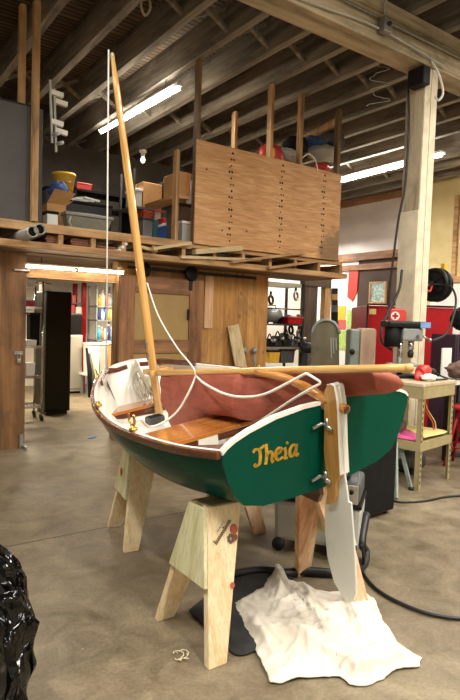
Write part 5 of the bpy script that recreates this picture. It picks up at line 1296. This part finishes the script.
# beige machine with grey-green door
bs_ = thing('bandsaw', 'beige and grey-green machine housing left of the red cabinet', 'machine', dep(362, 420, 7.0)*A([1, 1, 0]))
m_ = MB(); P, L2, z0, z1 = face_box(m_, 359, 375, 328, 420, 7.1, .3); m_.build('housing', M['pinkwood'], bs_, bevel=.03)
m_ = MB(); P2, L3, _, z1b = face_box(m_, 350, 359.5, 329, 372, 7.08, .3); m_.build('side_door', M['greent'], bs_, bevel=.02)
MB().lathe([(.02, 0), (.035, .03), (.03, .05)], P2(.02, -.0, z1b-.28), (-.578, -.816, 0), 14).build('knob', M['rust'], bs_)
MB().hexa([P(0, 0, 0), P(L2, 0, 0), P(L2, .3, 0), P(0, .3, 0), P(0, 0, z0+.05), P(L2, 0, z0+.05), P(L2, .3, z0+.05), P(0, .3, z0+.05)]).build('base', M['greent'], bs_)
# arched machine guard
ag = thing('arched_guard', 'smoky translucent arch-topped machine guard behind the sail bundle', 'machine', dep(326, 420, 7.6)*A([1, 1, 0]))
pts = []
for k in range(17):
    a = PI*k/16; pts.append(dep(325.5-13.5*math.cos(a), 334-14*math.sin(a), 7.4))
pts += [dep(339.5, 400, 7.4), dep(312, 400, 7.4)]
MB().prism(pts, A([.578, .816, 0])*.10).build('shell', smoky(), ag)
m_ = MB()
m_.tube([p+A([-.01, -.015, 0]) for p in pts[:-2]], .02, 8); m_.build('rim', M['grey'], ag)
for k in range(3): MB().bar(dep(331+2.5*k, 338, 7.385), dep(331.5+2.5*k, 358-4*k, 7.385), .012, .012).build('slot', M['lgrey'], ag)
MB().hexa([p for p in [dep(311, 398, 7.38), dep(341, 398, 7.38), dep(341, 398, 7.6), dep(311, 398, 7.6)]]+[]+[dep(311, 398, 7.38)*A([1, 1, 0]), dep(341, 398, 7.38)*A([1, 1, 0]), dep(341, 398, 7.6)*A([1, 1, 0]), dep(311, 398, 7.6)*A([1, 1, 0])]).build('stand', M['dgrey'], ag)
# ------------------------------------------------------------------ tool bay right of the plywood wall
ty = 7.6
t = thing('tool_shelf', 'dark steel shelving stacked with tools right of the plywood wall', 'shelf', (5.9, 7.8, 0))
tu0, tu1 = V(262, 320, ty)[0], V(304, 320, ty)[0]
TZ = [V(285, y, ty)[2] for y in (347, 324, 309, 285)]
MB().box((tu0, ty, TZ[0]-.05), (tu1+.1, ty+.7, TZ[0])).build('shelf', Wd('joist'), t)
MB().box((tu0, ty, TZ[1]-.03), (tu1, ty+.5, TZ[1])).build('shelf', M['dgrey'], t)
MB().box((tu0, ty+.1, TZ[3]-.02), (tu1, ty+.5, TZ[3]+.05)).build('shelf', M['silver'], t)
for u in (tu0, tu1-.04):
    for v in (ty, ty+.46): MB().box((u, v, 0), (u+.04, v+.04, TZ[3]+.05)).build('post', M['rust'], t)
MB().tube([(tu0, ty, TZ[2]), (tu1, ty, TZ[2])], .012).build('rod', M['black'], t)
def tank(name, label, cat, x0, x1, y, r, z, mat):
    a, b_ = V(x0, y, ty+.1), V(x1, y, ty+.1)
    t_ = thing(name, label, cat, ((a[0]+b_[0])/2, ty+.2, z))
    MB().lathe([(.0, 0), (r*.7, .0), (r, .04), (r, b_[0]-a[0]-.04), (r*.7, b_[0]-a[0]), (0, b_[0]-a[0])], (a[0], ty+.2, z+r+.02), (1, 0, 0), 20).build('tank', M[mat], t_)
    MB().box((a[0]+.05, ty+.12, z), (a[0]+.09, ty+.28, z+.04)).box((b_[0]-.09, ty+.12, z), (b_[0]-.05, ty+.28, z+.04)).build('foot', M['rust'], t_)
    MB().tube([(a[0]+.1, ty+.2, z+2*r), (a[0]+.1, ty+.2, z+2*r+.08), (b_[0]-.1, ty+.2, z+2*r+.08), (b_[0]-.1, ty+.2, z+2*r)], .01, 6).build('handle', M['rust'], t_)
    return t_
tank('air_tank', 'grey cylindrical air tank on the dark tool shelf', 'air tank', 265, 283, 330, .12, TZ[1], 'grey')
c = V(276, 305, ty+.3)
for k, (x, mt, lbl, hh) in enumerate(((287, 'blue', 'blue power tool on the upper part of tool shelf', .13), (293, 'lgrey', 'pale grey power tool on tool shelf beside the blue one', .11), (299, 'dgrey', 'dark power tool at right end of tool shelf', .14), (280, 'blackm', 'black power tool left of the blue one on tool shelf', .1))):
    c = V(x, 320, ty+.15); z = TZ[1]
    t_ = thing('power_tool', lbl, 'power tool', (c[0], ty+.15, z))
    MB().tube([(c[0]-.07, ty+.12, z+hh*.6), (c[0]-.03, ty+.13, z+hh), (c[0]+.06, ty+.15, z+hh*.95), (c[0]+.08, ty+.15, z+hh*.9)], [.03, .05, .045, .03], 12).build('body', M[mt], t_)
    MB().bar((c[0], ty+.14, z), (c[0]-.02, ty+.14, z+hh), .045, .05, (1, 0, 0)).build('grip', M['rubber'], t_)
    if k < 3: MB().box((c[0]-.06, ty+.1, z), (c[0]+.05, ty+.2, z+.04)).build('battery', M['black'], t_)
for k, (x, y, mt, lbl) in enumerate(((291, 330, 'blackm', 'black cordless tool hanging at the right post of the tool shelf'), (299, 334, 'dgrey', 'dark tool hung low at the right end of tool shelf'), (271, 300, 'rust', 'dark coil of cord hung on the tool shelf rod, left'), (296, 296, 'pipe', 'grey coil of cable hung above the tool shelf, right'))):
    c = V(x, y, ty+.02)
    t_ = thing('hung_tool', lbl, 'tool', c)
    MB().ring(c, (.4, -1, .1), .07, .022).build('coil', M[mt], t_)
    MB().bar(c+A([0, .02, .05]), c+A([.02, .03, .15]), .03, .03, (1, 0, 0)).build('hook', M['rust'], t_)
crate('red_toolbox', 'low red toolbox on edge of the tool shelf', 'toolbox', (288, 318, 303, 324), ty-.08, .2, M['red'], M['redp'], TZ[1])
for k, (x, mt, lbl) in enumerate(((269, 'blackm', 'black machine head on the tool bench, leftmost'), (277, 'rust', 'dark iron vise on the tool bench'), (285, 'black', 'black planer body on the tool bench'), (293, 'dgrey', 'dark grey sander on the tool bench'), (299, 'blackm', 'black machine on the tool bench, rightmost'))):
    c = V(x, 342, ty+.15); z = TZ[0]; h = .14+.05*(k % 3)
    t_ = thing('bench_machine', lbl, 'machine', (c[0], ty+.15, z))
    MB().hexa([(c[0]-.09, ty+.08, z), (c[0]+.08, ty+.08, z), (c[0]+.08, ty+.26, z), (c[0]-.09, ty+.26, z), (c[0]-.06, ty+.1, z+h), (c[0]+.05, ty+.1, z+h), (c[0]+.05, ty+.24, z+h), (c[0]-.06, ty+.24, z+h)]).build('body', M[mt], t_, bevel=.02)
    MB().lathe([(.03, 0), (.03, .09)], (c[0], ty+.09, z+h*.7), (.5, -1, .2), 12).build('knob', M['steel'], t_)
    MB().tube(smoothpts([(c[0]-.05, ty+.14, z+h), (c[0], ty+.14, z+h+.08), (c[0]+.05, ty+.14, z+h)]), .012, 8).build('handle', M['rubber'], t_)
t_ = thing('shop_machine', 'black round-bodied machine at end of the tool bench', 'machine', V(309, 347, 7.4))
c = V(309, 350, 7.4)
MB().lathe([(.06, -.16), (.1, -.14), (.1, .12), (.07, .16), (.03, .2)], c+A([0, 0, .04]), (.9, -.4, 0), 18).build('body', M['rubber'], t_)
MB().box((c[0]-.1, c[1]-.08, 0), (c[0]+.1, c[1]+.08, c[2]-.05)).build('stand', M['dgrey'], t_)
crate('yellow_case', 'yellow case below the tool bench', 'case', (269, 352, 280, 363), 7.55, .3, M['yellow'], M['black'], None)
crate('grey_case', 'dark grey case below tool bench, beside yellow case', 'case', (281, 351, 295, 363), 7.55, .3, M['dgrey'], M['black'], None)
# dark timber posts and header of the far opening
t = thing('timber_frame', 'dark stained timber door frame behind the arched guard', 'frame', (6.9, 8.0, 0))
for x0, x1, mt in ((304.5, 317, 'darkwood'), (324.5, 330.5, 'stud')):
    a, b_ = V(x0, 310, 8.0)[0], V(x1, 310, 8.0)[0]; MB().box((a, 8.0, 0), (b_, 8.12, V(311, 274, 8.0)[2])).build('post', Wd(mt), t)
a, b_ = V(304.5, 280, 8.0)[0], V(331, 280, 8.0)[0]
MB().box((a, 7.98, V(311, 286, 8.0)[2]), (b_, 8.12, V(311, 274, 8.0)[2])).build('header', Wd('darkwood'), t)
# things seen in the bright far bay
a = U(333.5, 340, 10.9); 
t = thing('dark_stand', 'slim dark stand with pale band in the bright far bay', 'stand', dep(335, 400, 10.5)*A([1, 1, 0]))
for y0, y1, mt in ((288, 294, 'black'), (294, 300, 'card'), (300, 305, 'black'), (305, 312, 'dgrey'), (312, 321, 'blackm')):
    m_ = MB(); P, L2, z0, z1 = face_box(m_, 332, 338, y0, y1, 10.5, .12); m_.build('block', M[mt], t, bevel=.004)
m_ = MB(); P, L2, z0, z1 = face_box(m_, 334, 337, 321, 404.5, 10.5, .06); m_.build('pole', M['dgrey'], t)
uu = 10.998
def wallsheet(name, label, cat, x0, y0, x1, y1, mat, kx=0):
    a, b_ = U(x0, y1, uu), U(x1, y0, uu)
    return tag(MB().box((uu-.02, a[1], a[2]), (uu, b_[1], b_[2])).build(name, mat), label, cat)
fg = [U(350, 266, uu), U(359, 270, uu), U(357.5, 292, uu), U(353, 301, uu), U(348, 297, uu)]
tag(MB().prism(fg, (-.03, 0, 0)).build('red_flag', M['redp']), 'red hanging flag on white far wall', 'flag')
wallsheet('wall_poster', 'yellow poster on far white wall behind arched guard', 'poster', 338, 306, 346, 320, M['yellow'])
wallsheet('check_cloth', 'red and white checked cloth under yellow poster', 'cloth', 337, 320, 346, 329, M['checks'])
wallsheet('leaf_poster', 'green leafy poster right of the yellow poster', 'poster', 347, 310, 356, 328, M['lime'])
wallsheet('green_print', 'green print below the checked cloth', 'poster', 339, 331, 347, 349, M['lime'])
# leaning stick against the dark wall and stack on beam
a, b_ = dep(396, 300, 7.3), dep(400, 262, 7.3)
tag(MB().bar(dep(398, 352, 6.6)*A([1, 1, 0]), dep(402, 268, 6.6), .05, .03).build('leaning_batten', Wd('spar'), bevel=.002), 'orange-brown batten standing against left side of the post', 'batten')

# ------------------------------------------------------------------ light
def area(name, loc, rot, sx, sy, power, col=(1, .9, .76)):
    l = bpy.data.lights.new(name, 'AREA'); l.shape = 'RECTANGLE'; l.size = sx; l.size_y = sy; l.energy = power; l.color = col
    o = bpy.data.objects.new(name, l); COL.objects.link(o); o.location = loc; o.rotation_euler = rot; return o
WARM = (1., .95, .86)
def fixture(u, v, z, sx, sy, p, col=WARM, up=.35):
    area('shop_tube', (u, v, z), (0, 0, 0), sx, sy, p, col)
    area('shop_tube_up', (u, v, z+.04), (PI, 0, 0), sx, sy, p*up, col)
for u, v, p in ((3.62, 1.0, 110), (-.5, 1.5, 110), (1.3, -1.2, 150), (6.3, 1.2, 110), (8.5, 3.5, 90), (-.8, 4.8, 70), (5.0, -1.5, 110)):
    fixture(u, v, 4.42, .2, 2.4, p)
fixture(3.62, 7.8, 4.36, .12, 2.4, 55, up=.5)
fixture(8.55, 7.2, 4.36, .12, 2.4, 95, up=.55)
area('storeroom_tube', (2.6, 9.3, 2.1), (0, 0, 0), 1.2, .2, 100, (1, .86, .64))
area('storeroom_tube', (4.6, 9.6, 2.1), (0, 0, 0), 1.2, .2, 60, (1, .86, .64))
area('far_bay_fill', (9.6, 10.9, 3.6), (0, 0, 0), 1.5, .3, 85, (1, .97, .9))  # fill lamp added to brighten the white far wall
area('far_bay_fill', (7.4, 10.4, 3.6), (0, 0, 0), 1.5, .3, 22, (1, .97, .9))  # second added fill, deeper in the far bay
area('tool_bay_fill', (6.2, 8.9, 2.1), (0, 0, 0), 1.2, .2, 14, WARM)  # added fill lamp that lifts the tool shelving
w = bpy.data.worlds.new('world'); scene.world = w; w.use_nodes = True
w.node_tree.nodes['Background'].inputs[0].default_value = lin('cfc2ac'); w.node_tree.nodes['Background'].inputs[1].default_value = .16
# ------------------------------------------------------------------ camera
cam = bpy.data.cameras.new('camera'); co = bpy.data.objects.new('camera', cam); COL.objects.link(co)
cam.sensor_fit = 'VERTICAL'; cam.sensor_height = 36; cam.lens = 36*F_PX/700; cam.clip_start = .05; cam.clip_end = 100
mw = Matrix.Identity(4)
for i in range(3):
    for j in range(3): mw[i][j] = ROT[i][j]
    mw[i][3] = EYE[i]
co.matrix_world = mw; scene.camera = co
vs_ = scene.view_settings; vs_.view_transform = 'Standard'; vs_.look = 'None'; vs_.gamma = 1; vs_.use_curve_mapping = False; vs_.exposure = .55
